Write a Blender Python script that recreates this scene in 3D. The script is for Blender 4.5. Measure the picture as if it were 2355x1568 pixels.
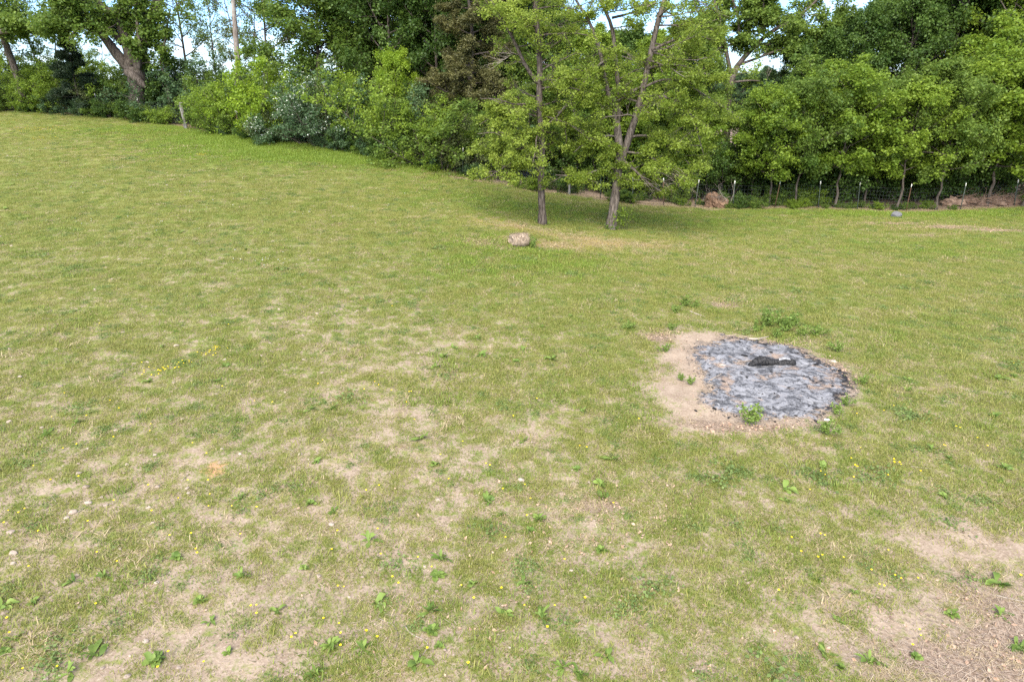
import bpy, math, random
import numpy as np
from math import radians, sin, cos, pi
for o in list(bpy.data.objects): bpy.data.objects.remove(o)
SC = bpy.context.scene
C = SC.collection
random.seed(7)
RNG = np.random.default_rng(11)

# ------------------------------------------------------------------ camera
CAM_H = 6.0
PITCH = radians(20.6)
cd = bpy.data.cameras.new('camera'); cam = bpy.data.objects.new('camera', cd); C.objects.link(cam)
cd.sensor_width = 36.0; cd.lens = 24.0; cd.clip_end = 6000; cd.clip_start = 0.1
cam.location = (0, 0, CAM_H); cam.rotation_euler = (pi/2 - PITCH, 0, 0)
SC.camera = cam

# ------------------------------------------------------------------ light
SUN_EL, SUN_AZ = radians(45), radians(194)      # azimuth clockwise from +Y (the view direction): behind the camera
w = bpy.data.worlds.new('World'); SC.world = w; w.use_nodes = True
nt = w.node_tree; nt.nodes.clear()
def nn(nt, t, **k):
    n = nt.nodes.new(t)
    for a, b in k.items(): setattr(n, a, b)
    return n
sky = nn(nt, 'ShaderNodeTexSky', sky_type='NISHITA', sun_disc=False)
sky.sun_elevation = SUN_EL; sky.sun_rotation = SUN_AZ; sky.air_density = 1.0; sky.dust_density = 0.6; sky.ozone_density = 2.0
tc = nn(nt, 'ShaderNodeTexCoord'); sep = nn(nt, 'ShaderNodeSeparateXYZ'); nt.links.new(tc.outputs['Generated'], sep.inputs[0])
mx = nn(nt, 'ShaderNodeMath', operation='MAXIMUM'); nt.links.new(sep.outputs[2], mx.inputs[0]); mx.inputs[1].default_value = 0.0
ad = nn(nt, 'ShaderNodeMath', operation='ADD'); nt.links.new(mx.outputs[0], ad.inputs[0]); ad.inputs[1].default_value = 0.09
dx = nn(nt, 'ShaderNodeMath', operation='DIVIDE'); nt.links.new(sep.outputs[0], dx.inputs[0]); nt.links.new(ad.outputs[0], dx.inputs[1])
dy = nn(nt, 'ShaderNodeMath', operation='DIVIDE'); nt.links.new(sep.outputs[1], dy.inputs[0]); nt.links.new(ad.outputs[0], dy.inputs[1])
cmb = nn(nt, 'ShaderNodeCombineXYZ'); nt.links.new(dx.outputs[0], cmb.inputs[0]); nt.links.new(dy.outputs[0], cmb.inputs[1])
cn = nn(nt, 'ShaderNodeTexNoise'); cn.inputs['Scale'].default_value = 0.9; cn.inputs['Detail'].default_value = 7; cn.inputs['Roughness'].default_value = 0.62
cn.inputs['Distortion'].default_value = 0.4; nt.links.new(cmb.outputs[0], cn.inputs['Vector'])
cr = nn(nt, 'ShaderNodeMapRange'); cr.inputs[1].default_value = 0.46; cr.inputs[2].default_value = 0.70; nt.links.new(cn.outputs[0], cr.inputs[0])
hz = nn(nt, 'ShaderNodeMapRange'); hz.inputs[1].default_value = 0.0; hz.inputs[2].default_value = 0.14; hz.inputs[3].default_value = 0.5; hz.inputs[4].default_value = 0.0
nt.links.new(mx.outputs[0], hz.inputs[0])
cm = nn(nt, 'ShaderNodeMath', operation='MAXIMUM'); nt.links.new(cr.outputs[0], cm.inputs[0]); nt.links.new(hz.outputs[0], cm.inputs[1])
cs = nn(nt, 'ShaderNodeMath', operation='MULTIPLY'); nt.links.new(cm.outputs[0], cs.inputs[0]); cs.inputs[1].default_value = 0.9
mixc = nn(nt, 'ShaderNodeMix', data_type='RGBA'); nt.links.new(cs.outputs[0], mixc.inputs[0])
tint = nn(nt, 'ShaderNodeMix', data_type='RGBA', blend_type='MULTIPLY'); tint.inputs[0].default_value = 1.0; nt.links.new(sky.outputs[0], tint.inputs[6]); tint.inputs[7].default_value = (0.34, 0.55, 0.86, 1)
nt.links.new(tint.outputs[2], mixc.inputs[6]); mixc.inputs[7].default_value = (4.4, 4.4, 4.4, 1)
bg = nn(nt, 'ShaderNodeBackground'); bg.inputs[1].default_value = 0.100; nt.links.new(mixc.outputs[2], bg.inputs[0])
wo = nn(nt, 'ShaderNodeOutputWorld'); nt.links.new(bg.outputs[0], wo.inputs[0])
sl = bpy.data.lights.new('sun', 'SUN'); sl.energy = 3.1; sl.angle = radians(70); sl.color = (1.0, 0.92, 0.76)
sun = bpy.data.objects.new('sun', sl); C.objects.link(sun)
from mathutils import Vector
sd = Vector((sin(SUN_AZ)*cos(SUN_EL), cos(SUN_AZ)*cos(SUN_EL), sin(SUN_EL)))
sun.rotation_euler = sd.to_track_quat('Z', 'Y').to_euler(); sun.location = (0, 0, 40)
SC.view_settings.view_transform = 'Standard'; SC.view_settings.look = 'None'; SC.view_settings.gamma = 1
SC.view_settings.exposure = 2.1
SC.cycles.use_denoising = False
SC.cycles.max_bounces = 6; SC.cycles.transparent_max_bounces = 8; SC.cycles.diffuse_bounces = 3
SC.cycles.use_adaptive_sampling = False

# ------------------------------------------------------------------ terrain
def sstep(a, b, x):
    t = np.clip((x-a)/(b-a), 0, 1); return t*t*(3-2*t)
def vnoise(x, y, seed=0):
    xi = np.floor(x).astype(np.int64); yi = np.floor(y).astype(np.int64); fx = x-xi; fy = y-yi
    fx = fx*fx*(3-2*fx); fy = fy*fy*(3-2*fy)
    def hsh(i, j):
        n = (i*374761393 + j*668265263 + seed*982451653) & 0x7fffffff
        n = ((n ^ (n >> 13))*1274126177) & 0x7fffffff
        return ((n ^ (n >> 16)) & 0xffff)/65535.0
    return (hsh(xi, yi)*(1-fx)+hsh(xi+1, yi)*fx)*(1-fy) + (hsh(xi, yi+1)*(1-fx)+hsh(xi+1, yi+1)*fx)*fy
# displayed-picture coordinates (2354 x 1568) of the wood's edge and the metres to it
F0 = 1569.3
EDGE = [(-500,244,52),(0,255,47),(150,262,45.5),(300,275,43.5),(435,297,41),(560,315,39.3),(700,335,37.8),(850,357,36.2),(1000,390,34.8),(1100,412,34),
        (1200,440,33.8),(1320,452,34.2),(1450,470,34),(1600,483,33.9),(1800,482,34.2),(2000,488,34.0),(2200,490,33.8),(2354,477,34.8),(2900,470,36)]
def ray(u, v):
    a = (u-1177)/F0; b = (784-v)/F0
    return np.array([a, cos(PITCH)+b*sin(PITCH), -sin(PITCH)+b*cos(PITCH)])
EX, EY, EZ = [], [], []
for u, v, Y in EDGE:
    d = ray(u, v); t = Y/d[1]; EX.append(d[0]*t); EY.append(Y); EZ.append(CAM_H+t*d[2])
EX, EY, EZ = map(np.array, (EX, EY, EZ))
_xs = np.linspace(-60, 60, 601)
def _smooth(vals, n=25):
    k = np.hanning(n); k /= k.sum(); return np.convolve(np.pad(vals, n//2, mode='edge'), k, 'valid')
_ez = _smooth(np.interp(_xs, EX, EZ)); _ey = _smooth(np.interp(_xs, EX, EY), 9)
def edge_y(x): return np.interp(x, _xs, _ey)
def height(x, y):
    x = np.asarray(x, float); y = np.asarray(y, float)
    zf = np.interp(x, _xs, _ez); yf = edge_y(x)
    s = np.clip((y-7.0)/(yf-7.0), 0, 1.0)
    r = s**1.35*(1-0.15*s)/0.85
    z = zf*r
    z = z - np.where(y > yf+8, np.clip(y-yf-8, 0, 60)*0.035, 0)        # falls away behind the wood
    near = np.clip(1.3-np.hypot(x, y-20)/70, 0, 1)
    z = z + near*((vnoise(x*0.35, y*0.35, 1)-.5)*0.10 + (vnoise(x*1.3, y*1.3, 2)-.5)*0.05)
    return z
def hz_(x, y): return float(height(np.array([x]), np.array([y]))[0])
def hit(u, v):
    d = ray(u, v); o = np.array([0, 0, CAM_H])
    t = 3.0
    while t < 90:
        p = o+d*t
        if p[2] < hz_(p[0], p[1]): break
        t += 0.25
    lo, hi = t-0.25, t
    for _ in range(18):
        m = (lo+hi)/2; p = o+d*m
        if p[2] < hz_(p[0], p[1]): hi = m
        else: lo = m
    p = o+d*hi
    return np.array([p[0], p[1], hz_(p[0], p[1])])
K3 = 2354/3000.0
def hit3(x, y): return hit(x*K3, y*K3)
def at(u, v, Y):
    d = ray(u, v); t = Y/d[1]; return np.array([d[0]*t, Y, CAM_H+d[2]*t])
def mpp(p):                                      # metres per displayed pixel at a point
    return (p[1]*cos(PITCH)+(CAM_H-p[2])*sin(PITCH))/F0

# ------------------------------------------------------------------ materials
def new_mat(name):
    m = bpy.data.materials.new(name); m.use_nodes = True; m.node_tree.nodes.clear()
    out = m.node_tree.nodes.new('ShaderNodeOutputMaterial'); return m, m.node_tree, out
def mnode(nt, op, a, b=None, c=None, clamp=False):
    n = nt.nodes.new('ShaderNodeMath'); n.operation = op; n.use_clamp = clamp
    for i, v in enumerate((a, b, c)):
        if v is None: continue
        if isinstance(v, (int, float)): n.inputs[i].default_value = v
        else: nt.links.new(v, n.inputs[i])
    return n.outputs[0]
def noise(nt, vec, scale, detail=3, rough=0.55, dist=0.0):
    n = nt.nodes.new('ShaderNodeTexNoise'); n.inputs['Scale'].default_value = scale; n.inputs['Detail'].default_value = detail
    n.inputs['Roughness'].default_value = rough; n.inputs['Distortion'].default_value = dist
    nt.links.new(vec, n.inputs['Vector']); return n.outputs[0]
def mrange(nt, v, a, b, c=0.0, d=1.0, smooth=True):
    n = nt.nodes.new('ShaderNodeMapRange'); n.interpolation_type = 'SMOOTHSTEP' if smooth else 'LINEAR'
    for i, q in enumerate((a, b, c, d)): n.inputs[i+1].default_value = q
    nt.links.new(v, n.inputs[0]); return n.outputs[0]
def mixcol(nt, f, a, b):
    n = nt.nodes.new('ShaderNodeMix'); n.data_type = 'RGBA'
    for i, v in ((0, f), (6, a), (7, b)):
        if isinstance(v, (int, float)): n.inputs[i].default_value = v
        elif isinstance(v, tuple): n.inputs[i].default_value = (*v, 1)
        else: nt.links.new(v, n.inputs[i])
    return n.outputs[2]
def bare_mask(nt, pos, attr):
    a = noise(nt, pos, 0.7, 2, 0.6, 0.3); b = noise(nt, pos, 5.5, 6, 0.76, 0.3)
    s = mnode(nt, 'ADD', mnode(nt, 'MULTIPLY', mnode(nt, 'SUBTRACT', a, 0.5), 0.7), mnode(nt, 'MULTIPLY', mnode(nt, 'SUBTRACT', b, 0.5), 3.6))
    return mrange(nt, mnode(nt, 'ADD', s, attr), 0.15, 0.85)
def principled(nt, out, col, rough=0.9, spec=0.15):
    p = nt.nodes.new('ShaderNodeBsdfPrincipled'); p.inputs['Roughness'].default_value = rough
    p.inputs['Specular IOR Level'].default_value = spec
    if isinstance(col, tuple): p.inputs['Base Color'].default_value = (*col, 1)
    else: nt.links.new(col, p.inputs['Base Color'])
    nt.links.new(p.outputs[0], out.inputs[0]); return p
def bump(nt, p, h, strength, dist):
    b = nt.nodes.new('ShaderNodeBump'); b.inputs['Strength'].default_value = strength; b.inputs['Distance'].default_value = dist
    nt.links.new(h, b.inputs['Height']); nt.links.new(b.outputs[0], p.inputs['Normal'])
def attr(nt, name):
    n = nt.nodes.new('ShaderNodeAttribute'); n.attribute_name = name; return n.outputs['Fac']

def dirt_colour(nt, pos):
    n1 = noise(nt, pos, 3.0, 4, 0.6); n2 = noise(nt, pos, 28.0, 4, 0.7); n3 = noise(nt, pos, 90, 2, 0.5)
    c = mixcol(nt, mrange(nt, n1, 0.3, 0.7), (0.185, 0.138, 0.100), (0.262, 0.205, 0.155))
    c = mixcol(nt, mrange(nt, n2, 0.45, 0.75), c, (0.325, 0.265, 0.205))
    c = mixcol(nt, mrange(nt, n2, 0.42, 0.25), c, (0.15, 0.112, 0.082))
    return mixcol(nt, mrange(nt, n3, 0.62, 0.72, 0, 0.6), c, (0.39, 0.33, 0.265))

def mat_ground():
    m, nt, out = new_mat('pasture')
    g = nt.nodes.new('ShaderNodeNewGeometry'); pos = g.outputs['Position']
    B = bare_mask(nt, pos, attr(nt, 'bare'))
    n1 = noise(nt, pos, 0.18, 3, 0.6); n2 = noise(nt, pos, 1.1, 4, 0.65); n3 = noise(nt, pos, 7, 5, 0.7); n4 = noise(nt, pos, 38, 3, 0.7); n5 = noise(nt, pos, 16, 3, 0.7)
    gr = mixcol(nt, mrange(nt, n1, 0.35, 0.65), (0.158, 0.164, 0.046), (0.128, 0.158, 0.040))
    gr = mixcol(nt, mrange(nt, n2, 0.45, 0.72), gr, (0.092, 0.136, 0.032))
    gr = mixcol(nt, mrange(nt, n3, 0.48, 0.70, 0, 0.75), gr, (0.22, 0.185, 0.085))
    gr = mixcol(nt, mrange(nt, n5, 0.50, 0.32, 0, 0.8), gr, (0.095, 0.115, 0.030))
    gr = mixcol(nt, mrange(nt, n4, 0.55, 0.75, 0, 0.55), gr, (0.27, 0.24, 0.12))
    gr = mixcol(nt, mrange(nt, n4, 0.45, 0.28, 0, 0.6), gr, (0.075, 0.088, 0.026))
    L = mnode(nt, 'MULTIPLY', attr(nt, 'lush'), mrange(nt, n2, 0.30, 0.55))
    gr = mixcol(nt, L, gr, mixcol(nt, mrange(nt, n3, 0.35, 0.65), (0.090, 0.160, 0.026), (0.170, 0.220, 0.036)))
    Yl = mnode(nt, 'MULTIPLY', attr(nt, 'yellow'), mrange(nt, n2, 0.35, 0.58))
    gr = mixcol(nt, Yl, gr, mixcol(nt, mrange(nt, n3, 0.4, 0.6), (0.25, 0.215, 0.045), (0.21, 0.145, 0.055)))
    col = mixcol(nt, B, gr, dirt_colour(nt, pos))
    lit = mrange(nt, mnode(nt, 'ADD', attr(nt, 'litter'), mnode(nt, 'MULTIPLY', mnode(nt, 'SUBTRACT', noise(nt, pos, 1.6, 4, 0.7), 0.5), 1.2)), 0.35, 0.62)
    lc = mixcol(nt, mrange(nt, noise(nt, pos, 22, 4, 0.75), 0.38, 0.62), (0.120, 0.085, 0.062), (0.270, 0.205, 0.155))
    col = mixcol(nt, lit, col, lc)
    red = mrange(nt, mnode(nt, 'ADD', attr(nt, 'red'), mnode(nt, 'MULTIPLY', mnode(nt, 'SUBTRACT', n3, 0.5), 1.2)), 0.35, 0.7)
    col = mixcol(nt, red, col, (0.36, 0.20, 0.115))
    soot = mrange(nt, mnode(nt, 'ADD', attr(nt, 'soot'), mnode(nt, 'MULTIPLY', mnode(nt, 'SUBTRACT', noise(nt, pos, 5, 4, 0.7), 0.5), 1.3)), 0.4, 0.85, 0, 0.75)
    col = mixcol(nt, soot, col, (0.085, 0.078, 0.074))
    p = principled(nt, out, col, 0.95, 0.08)
    h = mnode(nt, 'ADD', mnode(nt, 'MULTIPLY', n3, 0.6), mnode(nt, 'ADD', mnode(nt, 'MULTIPLY', n4, 0.25), mnode(nt, 'MULTIPLY', n5, 0.4)))
    bump(nt, p, h, 0.5, 0.03)
    return m

def mat_leaf(name, dark, light, transl=0.35, hueleaf=None, flower=None):
    m, nt, out = new_mat(name)
    t = attr(nt, 'tint')
    oi = nt.nodes.new('ShaderNodeObjectInfo')
    f = mnode(nt, 'ADD', t, mnode(nt, 'MULTIPLY', mnode(nt, 'SUBTRACT', oi.outputs['Random'], 0.5), 0.3), clamp=True)
    col = mixcol(nt, f, dark, light)
    if hueleaf: col = mixcol(nt, mrange(nt, t, 0.86, 0.99), col, hueleaf)
    d = nt.nodes.new('ShaderNodeBsdfPrincipled'); d.inputs['Roughness'].default_value = 0.55; d.inputs['Specular IOR Level'].default_value = 0.28
    nt.links.new(col, d.inputs['Base Color'])
    tr = nt.nodes.new('ShaderNodeBsdfTranslucent')
    tcol = mixcol(nt, 0.5, col, tuple(min(1, q*1.5) for q in light)); nt.links.new(tcol, tr.inputs[0])
    mix = nt.nodes.new('ShaderNodeMixShader'); mix.inputs[0].default_value = transl
    nt.links.new(d.outputs[0], mix.inputs[1]); nt.links.new(tr.outputs[0], mix.inputs[2]); nt.links.new(mix.outputs[0], out.inputs[0])
    return m
def mat_bark(name, a, b, patch=None):
    m, nt, out = new_mat(name)
    tcn = nt.nodes.new('ShaderNodeTexCoord'); mp = nt.nodes.new('ShaderNodeMapping'); mp.inputs['Scale'].default_value = (9, 9, 1.6)
    nt.links.new(tcn.outputs['Object'], mp.inputs[0])
    n1 = noise(nt, mp.outputs[0], 2.2, 5, 0.65, 0.3); n2 = noise(nt, tcn.outputs['Object'], 1.3, 3, 0.6)
    col = mixcol(nt, mrange(nt, n1, 0.36, 0.64), a, b)
    if patch: col = mixcol(nt, mrange(nt, n2, 0.52, 0.66, 0, 0.8), col, patch)
    p = principled(nt, out, col, 0.9, 0.1); bump(nt, p, n1, 0.9, 0.03)
    return m
def mat_simple(name, a, b, scale=12, rough=0.9, spec=0.15, bmp=0.5, dist=0.01):
    m, nt, out = new_mat(name)
    tcn = nt.nodes.new('ShaderNodeTexCoord'); oi = nt.nodes.new('ShaderNodeObjectInfo')
    n1 = noise(nt, tcn.outputs['Object'], scale, 4, 0.65)
    f = mnode(nt, 'ADD', mrange(nt, n1, 0.3, 0.7), mnode(nt, 'MULTIPLY', mnode(nt, 'SUBTRACT', oi.outputs['Random'], 0.5), 0.8), clamp=True)
    p = principled(nt, out, mixcol(nt, f, a, b), rough, spec); bump(nt, p, n1, bmp, dist)
    return m
M = {}
M['ground'] = mat_ground()
M['leaf_hero'] = mat_leaf('leaf_fresh', (0.120, 0.178, 0.020), (0.255, 0.315, 0.050), 0.50)
M['leaf_bright'] = mat_leaf('leaf_bright', (0.082, 0.145, 0.014), (0.200, 0.275, 0.030), 0.44)
M['leaf_lime'] = mat_leaf('leaf_lime', (0.100, 0.175, 0.012), (0.225, 0.315, 0.024), 0.44)
M['leaf_mid'] = mat_leaf('leaf_mid', (0.054, 0.104, 0.014), (0.155, 0.218, 0.036), 0.42)
M['leaf_dark'] = mat_leaf('leaf_dark', (0.026, 0.060, 0.010), (0.082, 0.135, 0.022), 0.36)  # dark foliage, deepened further so the wood's shade sits in the leaf colour
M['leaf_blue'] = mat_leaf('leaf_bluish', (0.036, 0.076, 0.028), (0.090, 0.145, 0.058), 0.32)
M['leaf_olive'] = mat_leaf('leaf_olive', (0.060, 0.085, 0.024), (0.145, 0.170, 0.058), 0.36)
M['leaf_flower'] = mat_leaf('leaf_white_blossom', (0.036, 0.076, 0.028), (0.090, 0.145, 0.058), 0.3, hueleaf=(0.62, 0.66, 0.56))
M['cedar'] = mat_leaf('cedar_needles', (0.050, 0.054, 0.016), (0.128, 0.120, 0.040), 0.25)
M['cedar_dark'] = mat_leaf('cedar_needles_dark', (0.014, 0.030, 0.012), (0.042, 0.066, 0.026), 0.2)
M['weed'] = mat_leaf('weed_leaf', (0.075, 0.130, 0.022), (0.200, 0.275, 0.060), 0.35, hueleaf=(0.34, 0.17, 0.07))
M['bark'] = mat_bark('bark_brown', (0.034, 0.027, 0.022), (0.120, 0.098, 0.083))
M['bark_grey'] = mat_bark('bark_grey', (0.040, 0.032, 0.027), (0.150, 0.125, 0.106), (0.17, 0.15, 0.13))
M['bark_dead'] = mat_bark('bark_dead', (0.09, 0.070, 0.058), (0.22, 0.190, 0.17), (0.27, 0.25, 0.23))
M['twig'] = mat_simple('dry_twig', (0.13, 0.10, 0.08), (0.29, 0.25, 0.21), 8)
M['stone'] = mat_simple('stone_pale', (0.165, 0.125, 0.095), (0.36, 0.30, 0.25), 14, 0.85)
M['stone_grey'] = mat_simple('stone_grey', (0.07, 0.07, 0.075), (0.13, 0.13, 0.14), 9)
M['char'] = mat_simple('charcoal', (0.008, 0.008, 0.009), (0.060, 0.058, 0.058), 26, 0.85, 0.2, 1.0, 0.03)
M['post_wood'] = mat_bark('post_wood', (0.09, 0.083, 0.075), (0.20, 0.188, 0.175))
M['steel'] = mat_simple('steel_green', (0.03, 0.045, 0.035), (0.09, 0.10, 0.085), 10, 0.6)
M['rust'] = mat_simple('steel_rusty', (0.09, 0.05, 0.03), (0.16, 0.10, 0.065), 10, 0.8)
M['white'] = mat_simple('white_paint', (0.62, 0.60, 0.56), (0.78, 0.76, 0.72), 20, 0.6)
M['wire'] = mat_simple('galvanised_wire', (0.04, 0.05, 0.046), (0.09, 0.105, 0.10), 4, 0.6)
M['yellow'] = mat_simple('petal_yellow', (0.75, 0.52, 0.01), (0.85, 0.66, 0.02), 40, 0.6)
M['petal_white'] = mat_simple('petal_white', (0.68, 0.68, 0.66), (0.80, 0.80, 0.78), 40, 0.6)
M['hay'] = mat_bark('hay', (0.16, 0.12, 0.085), (0.34, 0.27, 0.205))
M['deadleaf'] = mat_simple('dead_leaf', (0.19, 0.115, 0.075), (0.42, 0.31, 0.23), 20)
M['root_earth'] = mat_simple('root_earth', (0.085, 0.050, 0.032), (0.23, 0.145, 0.095), 7, 0.95, 0.1, 1.0, 0.05)

# ------------------------------------------------------------------ mesh helpers
class MB:
    def __init__(s): s.v = []; s.f = []; s.t = []; s.n = 0; s.has_t = False
    def add(s, v, f, tint=None):
        v = np.asarray(v, float); f = np.asarray(f, int)
        s.v.append(v); s.f.append(f+s.n); s.n += len(v)
        s.t.append(np.full(len(v), 0.5) if tint is None else np.asarray(tint)*np.ones(len(v)))
        return s
    def tube(s, pts, rad, sides=6, cap=True):
        pts = np.asarray(pts, float); n = len(pts); rad = np.ones(n)*np.asarray(rad)
        tg = np.gradient(pts, axis=0); tg /= np.linalg.norm(tg, axis=1)[:, None]+1e-9
        ref = np.array([0.0, 0, 1]) if abs(tg[:, 2]).mean() < 0.8 else np.array([1.0, 0, 0])
        a = np.cross(tg, ref); a /= np.linalg.norm(a, axis=1)[:, None]+1e-9; b = np.cross(tg, a)
        an = np.linspace(0, 2*pi, sides, endpoint=False)
        v = pts[:, None]+rad[:, None, None]*(a[:, None]*np.cos(an)[None, :, None]+b[:, None]*np.sin(an)[None, :, None])
        i = np.arange(n-1)[:, None]*sides; j = np.arange(sides)[None]; k = (j+1) % sides
        f = np.stack([i+j, i+k, i+sides+k, i+sides+j], -1).reshape(-1, 4)
        v = v.reshape(-1, 3)
        if cap:
            e = len(v); v = np.vstack([v, pts[0][None], pts[-1][None]])
            q = np.stack([np.full(sides, e), (np.arange(sides)+1) % sides, np.arange(sides), np.full(sides, e)], -1)
            o = (n-1)*sides
            q2 = np.stack([np.full(sides, e+1), o+np.arange(sides), o+(np.arange(sides)+1) % sides, np.full(sides, e+1)], -1)
            f = np.vstack([f, q, q2])
        return s.add(v, f)
    def box(s, c, d, rot=0.0):
        c = np.asarray(c, float); d = np.asarray(d, float)/2
        v = np.array([[x, y, z] for z in (-1, 1) for y in (-1, 1) for x in (-1, 1)], float)*d
        if rot: v = np.stack([v[:, 0]*cos(rot)-v[:, 1]*sin(rot), v[:, 0]*sin(rot)+v[:, 1]*cos(rot), v[:, 2]], 1)
        return s.add(v+c, [[0,2,3,1],[4,5,7,6],[0,1,5,4],[2,6,7,3],[0,4,6,2],[1,3,7,5]])
    def mesh(s, name, mat, smooth=False):
        v = np.vstack(s.v); f = np.vstack(s.f); t = np.concatenate(s.t)
        tri = f[:, 0] == f[:, 3]
        cnt = np.where(tri, 3, 4); st = np.concatenate([[0], np.cumsum(cnt)[:-1]])
        if tri.any():
            mask = np.ones(f.shape, bool); mask[tri, 3] = False; loops = f[mask]
        else: loops = f.reshape(-1)
        me = bpy.data.meshes.new(name); me.vertices.add(len(v)); me.vertices.foreach_set('co', v.astype(np.float32).ravel())
        me.loops.add(len(loops)); me.loops.foreach_set('vertex_index', loops.astype(np.int32))
        me.polygons.add(len(f)); me.polygons.foreach_set('loop_start', st.astype(np.int32))
        a = me.attributes.new('tint', 'FLOAT', 'POINT'); a.data.foreach_set('value', t.astype(np.float32))
        if smooth: me.polygons.foreach_set('use_smooth', np.ones(len(f), bool))
        me.update(calc_edges=True)
        me.materials.append(mat)
        return me
def obj(name, me, parent=None, loc=None):
    o = bpy.data.objects.new(name, me); C.objects.link(o)
    if parent is not None: o.parent = parent
    if loc is not None: o.location = loc
    return o
def tag(o, label, cat, group=None, kind=None):
    o['label'] = label; o['category'] = cat
    if group: o['group'] = group
    if kind: o['kind'] = kind
    return o
def thing(name, label, cat, loc=(0, 0, 0), rz=0.0, group=None, scale=1.0):
    o = bpy.data.objects.new(name, None); C.objects.link(o); o.location = loc; o.rotation_euler = (0, 0, rz)
    o.scale = (scale,)*3 if isinstance(scale, (int, float)) else scale
    o.empty_display_size = 0.2
    return tag(o, label, cat, group)
def override(o, mat):
    o.material_slots[0].link = 'OBJECT'; o.material_slots[0].material = mat

# ------------------------------------------------------------------ ground sheet with painted patches
def axis(lo, hi, fine, far):
    core = np.arange(lo, hi+1e-6, fine); ext = []; d = fine; p = 0
    while p < far: d *= 1.25; p += d; ext.append(p)
    ext = np.array(ext); return np.concatenate([lo-ext[::-1], core, hi+ext])
gx = axis(-40, 32, 0.20, 3000); gy = axis(3, 52, 0.20, 3000)
GX, GY = np.meshgrid(gx, gy); GZ = height(GX, GY)
A = {k: np.zeros_like(GX) for k in ('bare', 'lush', 'yellow', 'litter', 'red', 'soot')}
def blob(key, x3, y3, rx, ry, wgt, rot=0.0, soft=2.0):
    p = hit3(x3, y3); X = GX-p[0]; Y = GY-p[1]
    if key == 'bare' and wgt < .5: wgt *= .52; rx *= 1.35; ry *= 1.35
    xr = X*cos(rot)+Y*sin(rot); yr = -X*sin(rot)+Y*cos(rot)
    A[key] += wgt*np.exp(-((xr/rx)**2+(yr/ry)**2)**(soft/2))
Dist = np.hypot(GX, GY)
A['bare'] += 0.08 + 0.41*sstep(26, 6.5, Dist) + 0.10*sstep(0, -6, GX)*sstep(26, 14, GY)-0.18*sstep(24, 30, Dist)
for b in [(1250,1330,1.1,1.2,.30),(1050,1100,1.2,1.0,.22),(1330,980,1.0,.8,.2),(1150,1240,.9,.9,.25),(1020,930,1.8,1.0,.22),(1500,1000,1.5,1.0,.12),(700,1800,1.1,.8,.26),(560,1950,1.0,.5,.26),
          (900,1650,.9,.6,.22),(1250,1500,.8,.6,.2),(1400,1700,1.2,.8,.16),(1750,1650,.8,.5,.12),(1900,1950,.9,.4,.2),(2600,1880,.8,.5,.49),(2950,1800,.9,.8,.49),(2700,1560,.6,.3,.49),(2880,1600,.7,.4,.49),(1700,1900,.8,.4,.18),
          (2050,1000,.75,.5,.6),(1960,1130,.55,.6,.5),(2010,1060,.5,.6,.55),(2000,1230,.7,.35,.35),(1990,960,.5,.4,.5),(2120,1245,.8,.25,.5),(2420,990,.5,.5,.35),(2520,1010,.3,.3,.3),(2130,890,.5,.35,.35),
          (1000,770,2.5,1.5,.12),(600,700,4,2,.10),(300,750,4,2,.10),(2750,1130,.9,.5,.25),(2990,870,.8,.6,.3),(2650,1450,.9,.5,.16),(800,1000,1.4,1.0,.08)]:
    blob('bare', *b)
for b in [(870,420,6,3.2,1.0),(700,440,4,2,.6),(1120,470,4.5,1.6,.7),(450,380,5,1.6,.4),(1450,590,3.5,2,.6),(1560,760,2.5,1.6,.7),(1500,720,2.4,1.2,.5),(2000,640,5,1.6,.4),(2500,625,6,.8,.8),(2900,625,4,1.0,.9),(1800,640,4,1.2,.4),
          (2700,720,4,1.5,.35),(1380,800,2,1.2,.3)]:
    b = list(b); b[4] *= 1.6 if b[1] < 500 else .75; blob('lush', *b)
for b in [(960,420,2.5,1.2,.6),(1100,450,2.2,1.0,.4),(1480,655,1.8,.8,.9),(1590,715,1.4,.6,.8),(1400,715,1.1,.5,.7),(1650,690,1.6,.7,.6),(1760,710,1.8,.7,.7),(1860,720,1.6,.6,.6),(1700,730,2,.6,.5),(2100,720,4,1.6,.25),(1500,1050,2,1.5,.1),(2690,1140,.8,.35,.5),
          (500,450,5,2,.3),(2250,780,5,1.5,.25)]:
    blob('yellow', *b)
for b in [(2960,1930,.75,.55,.6),(2780,1960,.7,.35,.5),(2900,1740,.6,.6,.45),(2950,1590,.5,.3,.35),(2000,955,.4,.25,.0),(1925,985,.35,.3,.8),(1950,1020,.25,.3,.5),(2120,895,.45,.18,.75),(2180,1255,.9,.13,.75),(2060,1240,.5,.15,.5),(2450,1080,.22,.5,.6),(2380,1000,.35,.2,.5),(1510,700,.5,.15,.0),
          (2620,655,1.8,.22,.75),(2780,665,1.6,.28,.9),(2920,675,1.4,.28,.85),(2700,690,1.2,.25,.5),(1770,1480,.5,.3,.4),(1690,1480,.5,.3,.3),(1700,720,.4,.12,.5),(1540,830,.4,.15,.3)]:
    b = list(b); b[3] *= 1.2; b[4] *= 1.2; blob('litter', *b)
for b in [(630,1370,.28,.28,.75),(1050,875,.45,.3,.5),(960,585,.9,.2,.55),(650,1420,.2,.2,.4)]: blob('red', *b)
for b in [(2060,1000,.35,.2,.5),(2090,960,.3,.15,.45),(2250,930,.3,.2,.4),(2050,1150,.2,.25,.4),(2020,1060,.12,.1,.4)]: blob('soot', *b)
beyond = sstep(-0.3, 0.8, GY-edge_y(GX)); A['litter'] += beyond*1.2
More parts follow.
